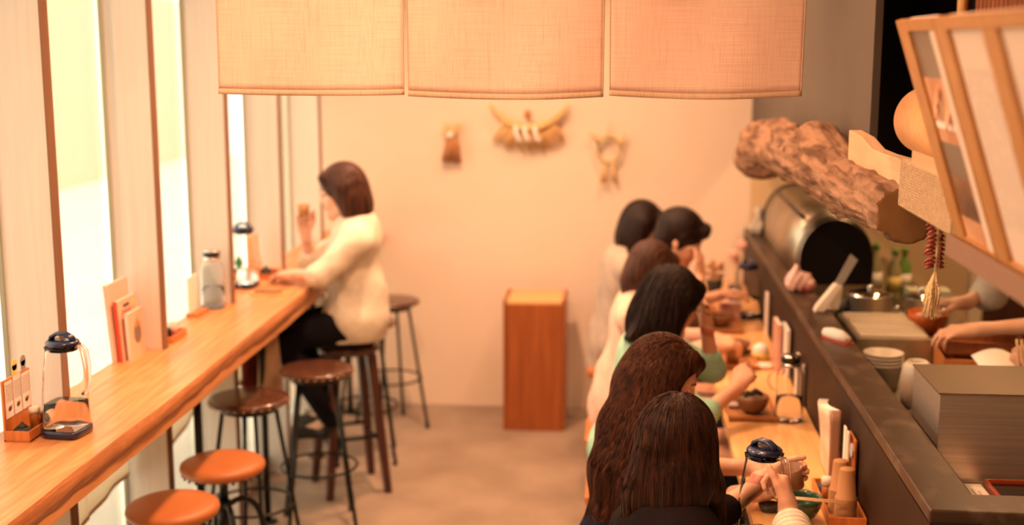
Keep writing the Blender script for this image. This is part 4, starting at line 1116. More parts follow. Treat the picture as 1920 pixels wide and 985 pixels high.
np_mesh('bundle', V, Fq, m_crump, t)
t = thing('knife_stand', 'ivory stand with a grey blade leaning out, on the dark ledge', 'stand', (.775, 4.74, L0))
b = B(); b.prism([(.735, 4.72, L0), (.775, 4.72, L0), (.838, 4.72, L0+.10), (.812, 4.72, L0+.112), (.744, 4.72, L0+.022)], (0, .05, 0)); b.done('holder', m_whitepl, t, bevel=.006)
b = B(); b.prism([(.796, 4.775, L0), (.835, 4.775, L0), (.848, 4.775, L0+.085), (.825, 4.775, L0+.09)], (0, .02, 0)); b.done('prop', m_whitepl, t, bevel=.004)
b = B(); b.prism([(.795, 4.745, L0+.075), (.820, 4.745, L0+.065), (.892, 4.745, L0+.20), (.866, 4.745, L0+.222)], (0, .005, 0)); b.done('blade', m_greyblade, t)
t = thing('rolled_towel', 'small rolled white towel lying on the dark ledge', 'towel', (.742, 4.27, L0))
b = B(); b.tube([(.712, 4.315, L0+.019), (.732, 4.285, L0+.021), (.752, 4.25, L0+.021), (.772, 4.215, L0+.017)], [.015, .0205, .0205, .013], 20); b.done('roll', m_towel, t)
b = B(); b.box((.745, 4.262, L0+.002), (.045, .13, .004), rot=RZ(.55)); b.done('saucer', m_redbox, t)

# ================================================================== kitchen beyond the partition
KC = .90
kc = thing('kitchen_counter', 'steel kitchen worktop behind the dark partition', 'counter', (1.15, 4.8, 0))
b = B(); b.box((1.13, 5.02, KC-.02), (.62, 3.74, .04)); b.done('worktop', m_steel2, kc, bevel=.003)
b = B(); b.box((1.15, 5.02, .43), (.56, 3.72, .86)); b.done('cabinet', m_steel2, kc)
# big steel box, right foreground
t = thing('steel_case', 'large brushed steel case with dark top beyond the ledge corner', 'steel case', (1.2, 3.43, KC))
b = B(); b.box((1.32, 3.43, 1.02), (.95, .30, .24), bev=.003); b.done('case', m_steel, t)
b = B(); b.box((1.32, 3.43, 1.142), (.956, .306, .005), bev=.001); b.done('top_plate', M('dark_top_plate', (.16, .11, .07), .45, .3), t)
t = thing('serving_tray', 'black lacquer tray with red rim on the worktop in the right foreground', 'tray', (1.1, 2.95, KC))
b = B(); b.box((1.12, 3.13, KC+.005), (.30, .25, .008), bev=.002); b.done('dish', m_blacklac, t)
b = B()
for s in (-1, 1): b.box((1.12+s*.15, 3.13, KC+.010), (.007, .26, .018)); b.box((1.12, 3.13+s*.127, KC+.010), (.30, .007, .018))
b.done('rim', m_redbox, t, bevel=.001)
t = thing('order_slip', 'white printed slip beside the black tray', 'paper', (.94, 3.03, KC))
B().box((.925, 3.14, KC+.002), (.065, .24, .003)).done('sheet', m_paper, t)
b = B()
for i in range(3): b.box((.91+.014*i, 3.17, KC+.004), (.005, .13-.03*i, .001))
b.done('printed_text', m_inklight, t)
kc2 = thing('kitchen_counter', 'low steel worktop behind the near end of the ledge', 'counter', (1.5, 2.95, 0))
b = B(); b.box((1.95, 2.965, KC-.011), (2.24, .35, .022)); b.box((1.95, 2.97, .439), (2.2, .30, .876)); b.done('worktop', m_steel2, kc2)
# tub and its ladle
t = thing('plastic_tub', 'stack of white translucent tubs beyond the ledge', 'tub', (.86, 3.78, KC))
for i in range(4):
    b = B(); z = KC+.012*i; b.lathe([(0, z), (.050, z), (.062, z+.085), (.066, z+.087), (.066, z+.091), (.060, z+.091), (.048, z+.003), (0, z+.003)], (.890, 4.20, 0), 40); b.done('tub', M('milky_plastic', (.85, .74, .60), .35, trans=.4) if i == 0 else bpy.data.materials['milky_plastic'], t)
jar('plastic_bag_roll', 'cloudy plastic container in front of the white tubs', 'container', (.955, 4.00, KC), [(0, 0), (.045, 0), (.052, .08), (.045, .135), (.03, .15), (.028, .14), (0, .02)], bpy.data.materials['milky_plastic'])
jar('squeeze_bottle', 'black bottle tucked beside the steel case', 'bottle', (1.0, 3.64, KC), [(0, 0), (.025, 0), (.026, .06), (.015, .085), (0, .09)], m_blackpl)
t = thing('wood_block', 'orange wooden board lying on the worktop between ledge and steel case', 'board', (.93, 3.5, KC))
B().box((.90, 3.60, KC+.02), (.16, .08, .04), bev=.002).done('board', m_boxwood, t)
# bain-marie
t = thing('bain_marie', 'low steel food warmer with shiny lids on the kitchen worktop', 'food warmer', (.98, 4.65, KC))
b = B(); b.box((.985, 4.68, .955), (.27, .42, .11), bev=.004); b.done('body', m_steel2, t)
for i in range(3):
    b = B(); b.box((.985, 4.545+.135*i, 1.014), (.235, .115, .010), bev=.004)
    for q in range(3): b.box((.985, 4.515+.135*i+.03*q, 1.020), (.22, .014, .008), bev=.003)
    b.box((.985, 4.545+.135*i, 1.024), (.06, .015, .010), bev=.003); b.done('lid', M('bright_lid', (.85, .76, .62), .38, .7) if i == 0 else bpy.data.materials['bright_lid'], t)
# clay-oven-like rounded steel hood, black open end
t = thing('steel_roaster', 'long arched steel cooker with a black open end behind the ledge', 'cooker', (.98, 5.7, KC))
def arch(cx, w, hgt, z0, n=22): return [(cx-w, z0)]+[(cx-w*math.cos(PI*i/n), z0+hgt*.35+(hgt*.65)*math.sin(PI*i/n)) for i in range(n+1)]+[(cx+w, z0)]
AX, AW, AZ = .905, .148, 1.052; P0_ = arch(AX, AW, .27, AZ)
b = B()
va = [b.bm.verts.new((x, 5.30, z)) for x, z in P0_]; vb = [b.bm.verts.new((x, 6.62, z)) for x, z in P0_]
for i in range(len(P0_)-1): f = b.bm.faces.new((va[i], va[i+1], vb[i+1], vb[i])); f.smooth = True
b.bm.faces.new(vb)
b.done('hood', m_steel2, t, solid=.008)
b = B(); P1_ = arch(AX, AW+.002, .272, AZ); b.prism([(x, 5.27, z) for x, z in P1_], (0, .03, 0)); b.done('end_panel', m_black_panel, t)
b = B(); b.box((.945, 5.95, (KC+1.048)/2), (.25, 1.28, 1.048-KC)); b.done('base', m_steel2, t, bevel=.004)
for y in (5.32, 6.61):
    b = B(); P2_ = arch(AX, AW+.006, .276, AZ); b.tube([(x, y, z) for x, z in P2_], .006, 8); b.done('rim', m_blackpl, t)
b = B(); b.tube([(.80, 5.5, 1.30), (.775, 5.5, 1.32), (.775, 6.3, 1.32), (.80, 6.3, 1.30)], .008, 8); b.done('handle', m_blackpl, t)

# pots
def pot(lab, x, y, z, r, h, mt=m_steel, handle=True):
    t = thing('cooking_pot', lab, 'pot', (x, y, z))
    b = B(); b.lathe([(0, 0), (r*.96, 0), (r, .01), (r, h), (r+.004, h+.002), (r-.003, h+.002), (r-.004, .012), (0, .010)], (x, y, z), 48); b.done('body', mt, t)
    if handle:
        for s in (-1, 1):
            b = B(); b.tube([(x+s*r, y-.03, z+h*.7), (x+s*(r+.03), y-.025, z+h*.72), (x+s*(r+.03), y+.025, z+h*.72), (x+s*r, y+.03, z+h*.7)], .005, 8); b.done('handle', m_blackpl if s < 0 else m_chrome, t)
    b = B(); b.lathe([(0, h+.022), (r*.5, h+.018), (r, h+.004), (r, h+.002), (0, h+.002)], (x, y, z), 48); b.ball((x, y, z+h+.03), .012, sub=2); b.done('lid', m_chrome, t)
pot('tall steel pot with lid beside the ivory knife stand', 1.000, 5.03, KC, .085, .16)
pot('steel pot with a looped handle right of the ivory knife stand', 1.21, 5.09, KC, .07, .14)
t = thing('gas_knob_panel', 'black coffee kettle behind the ivory knife stand', 'kettle', (.93, 4.98, KC)); t.name = 'kettle'
b = B(); b.lathe([(0, 0), (.035, 0), (.038, .05), (.022, .11), (.018, .14), (0, .145)], (.895, 5.02, KC), 32); b.done('body', m_blackpl, t)
B().tube([(.925, 5.02, KC+.03), (.965, 4.99, KC+.08), (.975, 4.98, KC+.13)], [.008, .006, .005], 8).done('spout', m_blackpl, t)
for i, (x, y, h, lb, mt) in enumerate([(1.16, 5.75, .26, 'pale green bottle with green cap on the kitchen shelf', m_bottlegl), (1.235, 5.70, .24, 'yellow-green bottle beside the green-capped one', m_bottlegl), (1.30, 5.80, .23, 'dark green slim bottle, rightmost in the kitchen', m_green)]):
    t = thing('sauce_bottle', lb, 'bottle', (x, y, KC)); b = B(); b.lathe([(0, 0), (.03, 0), (.032, .01), (.032, h*.62), (.012, h*.8), (.012, h*.88), (0, h*.88)], (x, y, KC), 28); b.done('body', mt, t)
    b = B(); b.lathe([(0, h*.88), (.015, h*.88), (.015, h), (0, h)], (x, y, KC), 24); b.done('cap', m_green, t)
    b = B(); b.lathe([(.0325, h*.2), (.0328, h*.2), (.0328, h*.48), (.0325, h*.48)], (x, y, KC), 28); b.done('label_band', m_yellow if i == 1 else m_paper, t)
t = thing('food_container', 'white yellow and blue printed carton on the kitchen worktop', 'carton', (1.25, 5.25, KC))
B().box((1.27, 5.22, KC+.075), (.17, .10, .15), bev=.003).done('box', M('carton_print', (.62, .60, .42), .5), t)
B().box((1.27, 5.168, KC+.06), (.15, .003, .04)).done('blue_band', m_blue, t); B().box((1.315, 5.166, KC+.10), (.06, .003, .05)).done('yellow_panel', m_yellow, t)
t = bowl('mixing_bowl', 'bright orange plastic bowl on the kitchen worktop', (1.17, 4.78, KC+.06), .075, .085, m_orange)
b = B(); b.lathe([(0, .06), (.066, .06), (.05, .072), (0, .075)], (1.17, 4.78, KC+.06), 32); b.done('contents', m_whitepl, t)
t = thing('steel_rack', 'low steel stand under the orange bowl', 'stand', (1.17, 4.78, KC)); B().box((1.20, 4.78, KC+.028), (.17, .2, .056), bev=.003).done('shelf', m_steel2, t)
t = thing('wooden_crate', 'shallow orange wooden food crate, upper one of the pair', 'crate', (1.25, 4.35, KC))
def crate(t, x, y, z, w, d, h, rz, m):
    R_ = RZ(rz); b = B(); b.box((0, 0, .004), (w, d, .008))
    for s in (-1, 1): b.box((s*(w/2-.004), 0, h/2), (.008, d, h)); b.box((0, s*(d/2-.004), h/2), (w-.016, .008, h))
    for v in b.bm.verts: v.co = R_ @ v.co + Vector((x, y, z))
    b.done('box', m, t, bevel=.001)
crate(t, 1.255, 4.36, KC+.105, .27, .20, .045, -.12, m_boxwood)
t = thing('wooden_crate', 'orange wooden food crate, lower one of the pair', 'crate', (1.24, 4.35, KC)); crate(t, 1.235, 4.33, KC+.0, .26, .24, .10, -.1, m_chair)
t = thing('towel', 'crumpled white cloth beside the orange-printed paper', 'towel', (1.10, 4.02, KC))
V, Fq = sdf_mesh([('rc', (1.03, 4.05, KC+.05), (1.16, 4.07, KC+.06), .035, .03, .03), ('rc', (1.04, 4.0, KC+.02), (1.15, 4.02, KC+.02), .025, .03, .03)], .006, lambda P: .005*np.sin(P[:, 0]*90+P[:, 1]*130)); np_mesh('cloth', V, Fq, m_towel, t)
t = thing('printed_paper', 'creased white and orange printed paper sheet on the worktop', 'paper', (1.25, 3.9, KC+.1))
b = B(); b.grid(lambda u, v: (1.13+.17*u, 3.82+.22*v, KC+.14+.035*math.sin(u*2.8)*v+.02*v-.07*u*u*.6), 14, 10); b.done('sheet', m_white, t, solid=.002)
b = B(); b.grid(lambda u, v: (1.14+.15*u, 3.80+.03*v, KC+.095+.045*v), 8, 4); b.done('orange_print', m_orangecloth, t, solid=.004)
t = thing('ingredient_box', 'dark blue box with a red stripe under the printed paper', 'box', (1.2, 3.9, KC))
B().box((1.22, 3.93, KC+.045), (.28, .16, .09), bev=.004).done('box', m_blue, t); B().box((1.16, 3.848, KC+.06), (.02, .004, .05)).done('red_stripe', m_red, t)

# ================================================================== people
def mat3(f, up=(0, 0, 1), roll=0):
    """columns: right, forward, up"""
    f = nrm(f); r = nrm(np.cross(f, up)); u = np.cross(r, f)
    if roll: r, u = r*math.cos(roll)+u*math.sin(roll), u*math.cos(roll)-r*math.sin(roll)
    return np.stack([r, f, u], 1)
def head_prims(c, Mh, s=1.0):
    c = np.asarray(c, float); w = lambda x, y, z: c+Mh@(np.array([x, y, z])*s); P = []
    el = lambda x, y, z, a, b_, d, k=.015: P.append(('el', w(x, y, z), Mh, (a*s, b_*s, d*s), k))
    rc = lambda a, b_, r1, r2, k=.012: P.append(('rc', w(*a), w(*b_), r1*s, r2*s, k))
    el(0, -.012, .035, .073, .09, .085); el(0, .03, -.025, .058, .060, .082, .03)
    for sx in (-1, 1):
        rc((sx*.042, .012, -.062), (0, .060, -.094), .024, .020, .025)
        el(sx*.036, .056, -.028, .024, .022, .026, .02)
        rc((sx*.012, .081, .030), (sx*.042, .070, .028), .009, .007, .012)
    rc((0, .080, .018), (0, .100, -.022), .008, .0105, .010)
    for sx in (-1, 1):
        P.append(('sub', w(sx*.031, .101, .010), None, (.015*s,)*3, .012))
        el(sx*.031, .0765, .008, .015, .012, .0105, .005)
        rc((sx*.009, .090, -.026), (sx*.009, .095, -.027), .006, .0055, .006)
        el(sx*.073, -.004, -.004, .010, .019, .030, .006)
    el(0, .083, -.050, .021, .011, .0055, .005); el(0, .081, -.061, .018, .011, .006, .005)
    el(0, .072, -.092, .018, .014, .014, .02)
    return P
def face_mats(V, Fq, c, Mh, s=1.0):
    q = (V[Fq].mean(1)-np.asarray(c))@Mh/s; x, y, z = q.T; mi = np.zeros(len(Fq), int)
    f = y > .066
    mi[f & (np.abs(x) < .021) & (z < -.044) & (z > -.067) & (y > .081)] = 1
    ax = np.abs(np.abs(x)-.031)
    mi[f & (ax < .016) & (np.abs(z-(.0035+12*ax*ax)) < .0026)] = 2
    mi[(y > .055) & (ax < .017) & (np.abs(z-(.032-14*ax*ax)) < .0035)] = 2
    return mi
def hand_prims(w, d, n, side, curl=(.5, .6, .4), spread=.12, thumb=(.6, .5), s=1.0, k=.006, ramp=.06):
    """w wrist, d direction of the fingers, n where the palm faces, side +1 right hand"""
    w = np.asarray(w, float); d = nrm(d); n = np.asarray(n, float); n = nrm(n-d*(n@d)); L = np.cross(d, n)*side; P = []
    pt = lambda a, l, h: w+(d*a+L*l+n*h)*s
    base = [(.026, .084), (.009, .088), (-.009, .084), (-.026, .076)]; lens = [(.038, .024, .019), (.042, .027, .020), (.039, .025, .019), (.031, .019, .017)]
    P.append(('rc', w-d*.03*s, pt(.02, 0, 0), .024*s, .024*s, .012))
    for i, (l, a) in enumerate(base): P.append(('rc', pt(.018, l*.55, 0), pt(a-.008, l, -.001), .0145*s, .0115*s, .014))
    P.append(('rc', pt(.02, -.018, .006), pt(.062, -.022, .006), .013*s, .010*s, .012))
    for i, ((l, a), ln) in enumerate(zip(base, lens)):
        p = pt(a-.006, l, 0); th = 0; fd = nrm(d+L*(l/.026)*spread*.5); r = (.0088, .0082, .0084, .0074)[i]
        for j, q in enumerate(ln):
            th += curl[j]+ramp*(i-1)*(1 if j else .3); q_ = (fd*math.cos(th)+n*math.sin(th))*q*s
            P.append(('rc', p, p+q_, r*s, (r-.0009)*s, k if j == 0 else .003)); p = p+q_; r -= .0009
    p = pt(.022, .024, .004); a, b_ = thumb
    d1 = nrm(d*math.cos(a)+L*math.sin(a)+n*.30); p1 = p+d1*.042*s; P.append(('rc', p, p1, .0145*s, .0112*s, .012))
    d2 = nrm(d*math.cos(a-b_)+L*math.sin(a-b_)+n*.35); p2 = p1+d2*.029*s; P.append(('rc', p1, p2, .0108*s, .0095*s, .005))
    d3 = nrm(d*math.cos(a-b_*1.6)+L*math.sin(a-b_*1.6)+n*.30); P.append(('rc', p2, p2+d3*.022*s, .0098*s, .0078*s, .004))
    return P
def limb(pts, rs, k=.02): return [('rc', a, b_, r1, r2, k) for a, b_, r1, r2 in zip(pts, pts[1:], rs, rs[1:])]
def at(a, b_, t): return np.asarray(a, float)*(1-t)+np.asarray(b_, float)*t

def person(lab, cfg):
    """cfg: hip, f (facing), chest, neck, head, hf (head forward), arms R/L (shoulder, elbow, wrist, fingers dir, palm normal, hand kwargs), clothes"""
    hip = np.array(cfg['hip'], float); f = nrm(cfg['f']); lat = nrm(np.cross(f, (0, 0, 1)))
    neck = np.array(cfg['neck'], float); head = np.array(cfg['head'], float); Mh = mat3(cfg['hf'], roll=cfg.get('roll', 0)); hs = cfg.get('hs', 1.0)
    t = thing('person', lab, 'person', (hip[0], hip[1], 0))
    up = nrm(neck-hip); Mt = np.stack([lat, nrm(np.cross(up, lat)), up], 1); Lt = np.linalg.norm(neck-hip)
    T = lambda x, y, z: hip+Mt@np.array([x, y, z*Lt])
    sh = {s: np.array(cfg[s][0], float) for s in 'RL'}
    torso = lambda g=0.0: [('el', T(0, 0, .02), Mt, (.165+g, .115+g, .12+g), .03), ('el', T(0, .01, .30), Mt, (.122+g, .090+g, .15+g), .05),
                           ('el', T(0, .012, .66), Mt, (.148+g, .100+g, .17+g), .05), ('el', T(0, -.008, .84), Mt, (.140+g, .075+g, .09+g), .04)]+ \
        [('rc', T(0, -.012, .95), at(neck, sh[s], .85), .045+g, .040+g, .035) for s in 'RL']
    leg_z = cfg['seat']; kn = {}; an = {}
    for s, sg in (('R', 1), ('L', -1)):
        kn[s] = np.array(cfg.get('knee'+s, hip+f*.40+lat*sg*.10+np.array([0, 0, .0]))); an[s] = np.array(cfg.get('ank'+s, kn[s]+np.array([0, 0, -.37])-f*.03))
    legs = lambda g=0.0: sum([limb([hip+lat*sg*.085, kn[s]], [.082+g, .056+g], .03)+limb([kn[s], at(kn[s], an[s], .35), an[s]], [.055+g, .050+g, .034+g], .02) for s, sg in (('R', 1), ('L', -1))], [])
    feet = sum([limb([an[s], an[s]+nrm(f*.8-np.array([0, 0, .45]))*.05, an[s]+f*.14+np.array([0, 0, -.055])], [.028, .028, .020], .02) for s in 'RL'], [])
    arms = lambda g=0.0, fr=1.0, u=1.0: None
    def arm(s, g=0.0, upto=2.0, g2=None):
        S_, E_, W_ = [np.array(q, float) for q in cfg[s][:3]]; g2 = g if g2 is None else g2
        P = limb([S_, at(S_, E_, min(upto, 1))], [.046+g, .036+g], .03)
        if upto > 1: P += limb([E_, at(E_, W_, min(upto-1, 1))], [.036+g2, .036+g2+(-.011)*min(upto-1, 1)], .015)
        return P
    ch = T(0, 0, .98)
    body = torso(-.006)+legs(-.006)+feet+limb([T(0, -.005, .93), neck, at(neck, head+Mh@np.array([0, -.02, -.06]), .9)], [.055, .048, .046], .03)+arm('R', -.003)+arm('L', -.003)+head_prims(head, Mh, hs)
    for s, sg in (('R', 1), ('L', -1)):
        q = cfg[s]; body += hand_prims(q[2], q[3], q[4], sg, **q[5])
    vx = cfg.get('vox', .0055); V, Fq = sdf_mesh(body, vx); V = smooth_np(V, Fq, 1, .4)
    np_mesh('body', V, Fq, [cfg.get('skin', m_skin), m_lip, m_brow], t, mi=face_mats(V, Fq, head, Mh, hs))
    # shirt / coat
    fold = lambda P: cfg.get('fold', .004)*(np.sin(P[:, 2]*38+P[:, 0]*21+np.sin(P[:, 1]*17)*2)*np.sin(P[:, 0]*26-P[:, 1]*31))
    g = cfg.get('loose', .012)
    top = torso(g)
    hem = cfg.get('hem', None)
    if hem: top += [('rc', T(0, -.01, .25), T(*hem[0]), hem[1], hem[2], .05)]
    for s in 'RL': top += arm(s, g*.8+.004, cfg['sleeve'], g2=g*.7+.003)
    top += limb([T(0, -.01, .93), at(T(0, -.01, .93), neck, .8)], [.055+g, .052+g], .03)
    top += [('cut', at(T(0, 0, .93), neck, cfg.get('collar', .75)), nrm(neck-T(0, 0, .7)), 0)] if not cfg.get('nocut') else []
    # keep raised forearms: the collar cut only applies to the trunk
    trunk = [p for p in top if p[0] != 'cut']; cutp = [p for p in top if p[0] == 'cut']
    armprims = arm('R', g*.8+.004, cfg['sleeve'], g2=g*.7+.003)+arm('L', g*.8+.004, cfg['sleeve'], g2=g*.7+.003)
    zc = cfg.get('cutz', -.14)
    top2 = trunk+[('cut', T(0, 0, zc), -up, 0)] if not cfg.get('longcoat') else trunk
    V, Fq = sdf_mesh(top2, vx*1.1, fold)
    mats, mi = cfg['top'], None
    if isinstance(mats, list):
        z = V[Fq].mean(1)@up; mi = (np.floor(z/.021).astype(int) % 2)
    np_mesh(cfg.get('topname', 'shirt'), V, Fq, mats, t, mi=mi)
    if cfg.get('cuff'):
        for s in 'RL':
            S_, E_, W_ = [np.array(q, float) for q in cfg[s][:3]]; u = cfg['sleeve']-1 if cfg['sleeve'] > 1 else 0
            c0 = at(E_, W_, max(u-.12, 0)) if u else at(S_, E_, cfg['sleeve']-.1); c1 = at(E_, W_, u+.04) if u else at(S_, E_, cfg['sleeve'])
            V, Fq = sdf_mesh([('rc', c0, c1, .044+g*.5, .040+g*.5, .01)], .004, lambda P: .0025*np.sin(((P-c0)@nrm(c1-c0))*420)); np_mesh('rolled_cuff', V, Fq, cfg['cuff'], t)
    if cfg.get('jacket'):
        jm, side = cfg['jacket']
        J = [('el', T(x, y-.02, z), Mt, r, .05) for x, y, z, r in ((0, -.01, .02, (.185, .13, .14)), (0, -.01, .35, (.16, .115, .18)), (0, -.01, .68, (.17, .115, .18)), (0, -.02, .86, (.155, .09, .09)))]
        J += [('rc', T(0, -.03, .95), at(neck, sh[s], .85), .058, .052, .03) for s in 'RL']
        for s in 'RL': J += arm(s, .022, cfg['sleeve']+.02)
        J += [('rc', T(0, -.03, .05), T(0, -.04, -.25), .13, .135, .05)]
        J += [('cut', T(0, .03, .5), nrm(Mt[:, 1]+.25*Mt[:, 2]), 0)]
        V, Fq = sdf_mesh(J, vx*1.2, fold); np_mesh('cardigan', V, Fq, jm, t)
    # trousers
    pants = [('el', T(0, 0, .0), Mt, (.172, .124, .12), .03)]+legs(.007)+[('cut', T(0, 0, .14), up, 0)]
    V, Fq = sdf_mesh(pants, vx*1.2); np_mesh('trousers', V, Fq, cfg.get('pants', m_denim), t)
    shoes = sum([limb([an[s]+np.array([0, 0, -.02]), an[s]+f*.02+np.array([0, 0, -.045]), an[s]+f*.15+np.array([0, 0, -.06])], [.036, .036, .030], .02) for s in 'RL'], [])
    V, Fq = sdf_mesh(shoes, .006); np_mesh('shoes', V, Fq, m_blackpl, t)
    # hair
    w = lambda x, y, z: head+Mh@(np.array([x, y, z])*hs)
    H = []
    for pr in cfg['hair'](w, Mh, hs): H.append(pr)
    hd = lambda P: (.0022 if cfg.get('strands') else .0009)*np.sin(((P-head)@Mh[:, 0])*260+((P-head)@Mh[:, 1])*190+3*np.sin(P[:, 2]*22))
    V, Fq = sdf_mesh(H, vx, hd); ho = np_mesh('hair', V, Fq, cfg['hairmat'], t)
    if cfg.get('strands'):
        strands(H, w, head, Mh, hs, cfg, t)
    return t

def strands(H, w, head, Mh, hs, cfg, t):
    n, seg, step, rad, zend, seed, top_z = cfg['strands']; rng = np.random.RandomState(seed)
    D = lambda P: sdf(P, H)
    # roots spread over the scalp part of the hair mass
    a = rng.uniform(0, 2*PI, n); zz = rng.uniform(-.3, 1, n)**1.0; r = np.sqrt(np.maximum(0, 1-zz**2))
    P = np.stack([np.cos(a)*r, np.sin(a)*r, zz], 1)*np.array([.09, .105, .10])*hs
    P = head+(P+np.array([0, -.012, .035])*hs)@Mh.T
    def grad(Q, e=.003): return np.stack([D(Q+np.eye(3)[i]*e)-D(Q-np.eye(3)[i]*e) for i in range(3)], 1)/(2*e)
    off = rng.uniform(-.0005, .0028, n)
    for _ in range(5):
        g = grad(P); g /= np.maximum(np.linalg.norm(g, axis=1), 1e-6)[:, None]; P = P-g*(D(P)-off)[:, None]
    keep = np.abs(D(P)-off) < .004; 
    q = (P-head)@Mh/hs; keep &= ~((q[:, 1] > .045) & (q[:, 2] < .055) & (np.abs(q[:, 0]) < .06))
    P = P[keep]; off = off[keep]; n = len(P)
    top = np.array(w(*cfg.get('part', (0, -.02, .13)))); path = [P.copy()]; wob = rng.uniform(0, 6.28, n); ze = zend+rng.uniform(-.03, .035, n); frozen = np.zeros(n, bool)
    fl = np.array(cfg.get('flow', (0, 0, -1)), float); prevd = None
    for k in range(seg):
        g = grad(P); g /= np.maximum(np.linalg.norm(g, axis=1), 1e-6)[:, None]
        out = P-top; out /= np.maximum(np.linalg.norm(out, axis=1), 1e-6)[:, None]
        dirv = fl+out*.9*max(0, 1-k/6)+np.stack([np.sin(wob+k*.45), np.cos(wob*1.7+k*.4), np.zeros(n)], 1)*.05
        low = P[:, 2] < zend+.035
        dt = dirv-g*(dirv*g).sum(1)[:, None]*np.where(low, 0, 1)[:, None]; dt /= np.maximum(np.linalg.norm(dt, axis=1), 1e-6)[:, None]
        if prevd is not None: dt = dt*.55+prevd*.45; dt /= np.maximum(np.linalg.norm(dt, axis=1), 1e-6)[:, None]
        prevd = dt
        go = (~frozen)&(P[:, 2] > ze)
        P = P+dt*step*go[:, None]
        for _ in range(2):
            g = grad(P); g /= np.maximum(np.linalg.norm(g, axis=1), 1e-6)[:, None]; e = np.clip(D(P)-off, -.02, .02)
            P = P-g*(e*(~low)*go)[:, None]
        path.append(P.copy())
    A = np.stack(path, 1); N, S, _ = A.shape      # strands x points
    Tn = np.gradient(A, axis=1); Tn /= np.maximum(np.linalg.norm(Tn, axis=2), 1e-6)[..., None]
    ref = nrm([.31, .17, .93]); U = np.cross(Tn, ref); U /= np.maximum(np.linalg.norm(U, axis=2), 1e-6)[..., None]; W = np.cross(Tn, U)
    rr = rad*np.clip(1.15-np.linspace(0, 1, S)**3, .15, 1)[None, :, None]*rng.uniform(.6, 1.3, (N, 1, 1))
    V = np.stack([A+(U*math.cos(x)+W*math.sin(x))*rr for x in (0, 2*PI/3, 4*PI/3)], 2)   # N,S,3,3
    idx = np.arange(N*S*3).reshape(N, S, 3); F_ = []
    for x in range(3):
        y = (x+1) % 3; F_.append(np.stack([idx[:, :-1, x], idx[:, :-1, y], idx[:, 1:, y], idx[:, 1:, x]], -1).reshape(-1, 4))
    np_mesh('hair_strands', V.reshape(-1, 3), np.concatenate(F_), cfg['hairmat'], t)

def bob(length=.10, bang=True, wide=1.0, back=.0):
    def fn(w, Mh, s):
        P = [('el', w(0, -.016, .040), Mh, (.089*s*wide, .102*s, .096*s), .035), ('el', w(0, -.055, -.03-length*.3), Mh, (.092*s*wide, .074*s, (.075+length*.5)*s), .045)]
        for sx in (-1, 1): P.append(('rc', w(sx*.070*wide, -.010, .02), w(sx*.076*wide, -.018, -.03-length*.7), .034*s, .034*s, .045))
        if bang:
            P.append(('rc', w(-.045, .060, .078), w(.05, .062, .068), .018*s, .017*s, .03)); P.append(('rc', w(.045, .062, .085), w(.062, .045, .02), .018*s, .012*s, .02)); P.append(('rc', w(-.045, .062, .085), w(-.062, .045, .02), .018*s, .012*s, .02))
        P.append(('sub', w(0, .105, -.045), Mh, (.052*s, .065*s, .088*s), .012))
        P.append(('cut', w(0, 0, -.055-length), -Mh[:, 2], 0))
        return P
    return fn

# ---- woman at the window counter
person('woman in cream shirt holding a cup, sitting on a stool at the windows', dict(
    hip=(-1.175, 5.49, .805), f=(-1, .05, 0), neck=(-1.175, 5.50, 1.275), head=(-1.235, 5.49, 1.395), hf=(-1, -.10, -.22), hs=1.0, seat=.7,
    R=((-1.185, 5.655, 1.185), (-1.420, 5.64, 1.045), (-1.425, 5.56, 1.20), (-.05, -.15, 1), (.2, -1, .1), dict(curl=(1.0, .8, .5), thumb=(.5, .3))),
    L=((-1.135, 5.345, 1.195), (-1.290, 5.27, 1.055), (-1.420, 5.33, 1.045), (-1, .35, -.05), (0, 0, -1), dict(curl=(.35, .5, .4))),
    kneeR=(-1.520, 5.60, .755), kneeL=(-1.510, 5.38, .755), ankR=(-1.320, 5.58, .36), ankL=(-1.290, 5.40, .36),
    sleeve=1.12, top=m_cream_shirt, loose=.020, fold=.004, cuff=m_cream_shirt, pants=m_trouser, skin=m_skin2, cutz=-.16, hem=((0, .035, -.10), .125, .148),
    hair=bob(.075), hairmat=m_hair_soft))
tag(B().lathe([(0, 0), (.022, 0), (.027, .06), (.0245, .06), (.020, .004), (0, .004)], (-1.415, 5.50, 1.275), 28).done('tea_cup', m_paper_cup, base=(-1.415, 5.50, 1.275)), 'brown cup held up by the woman at the windows', 'cup')

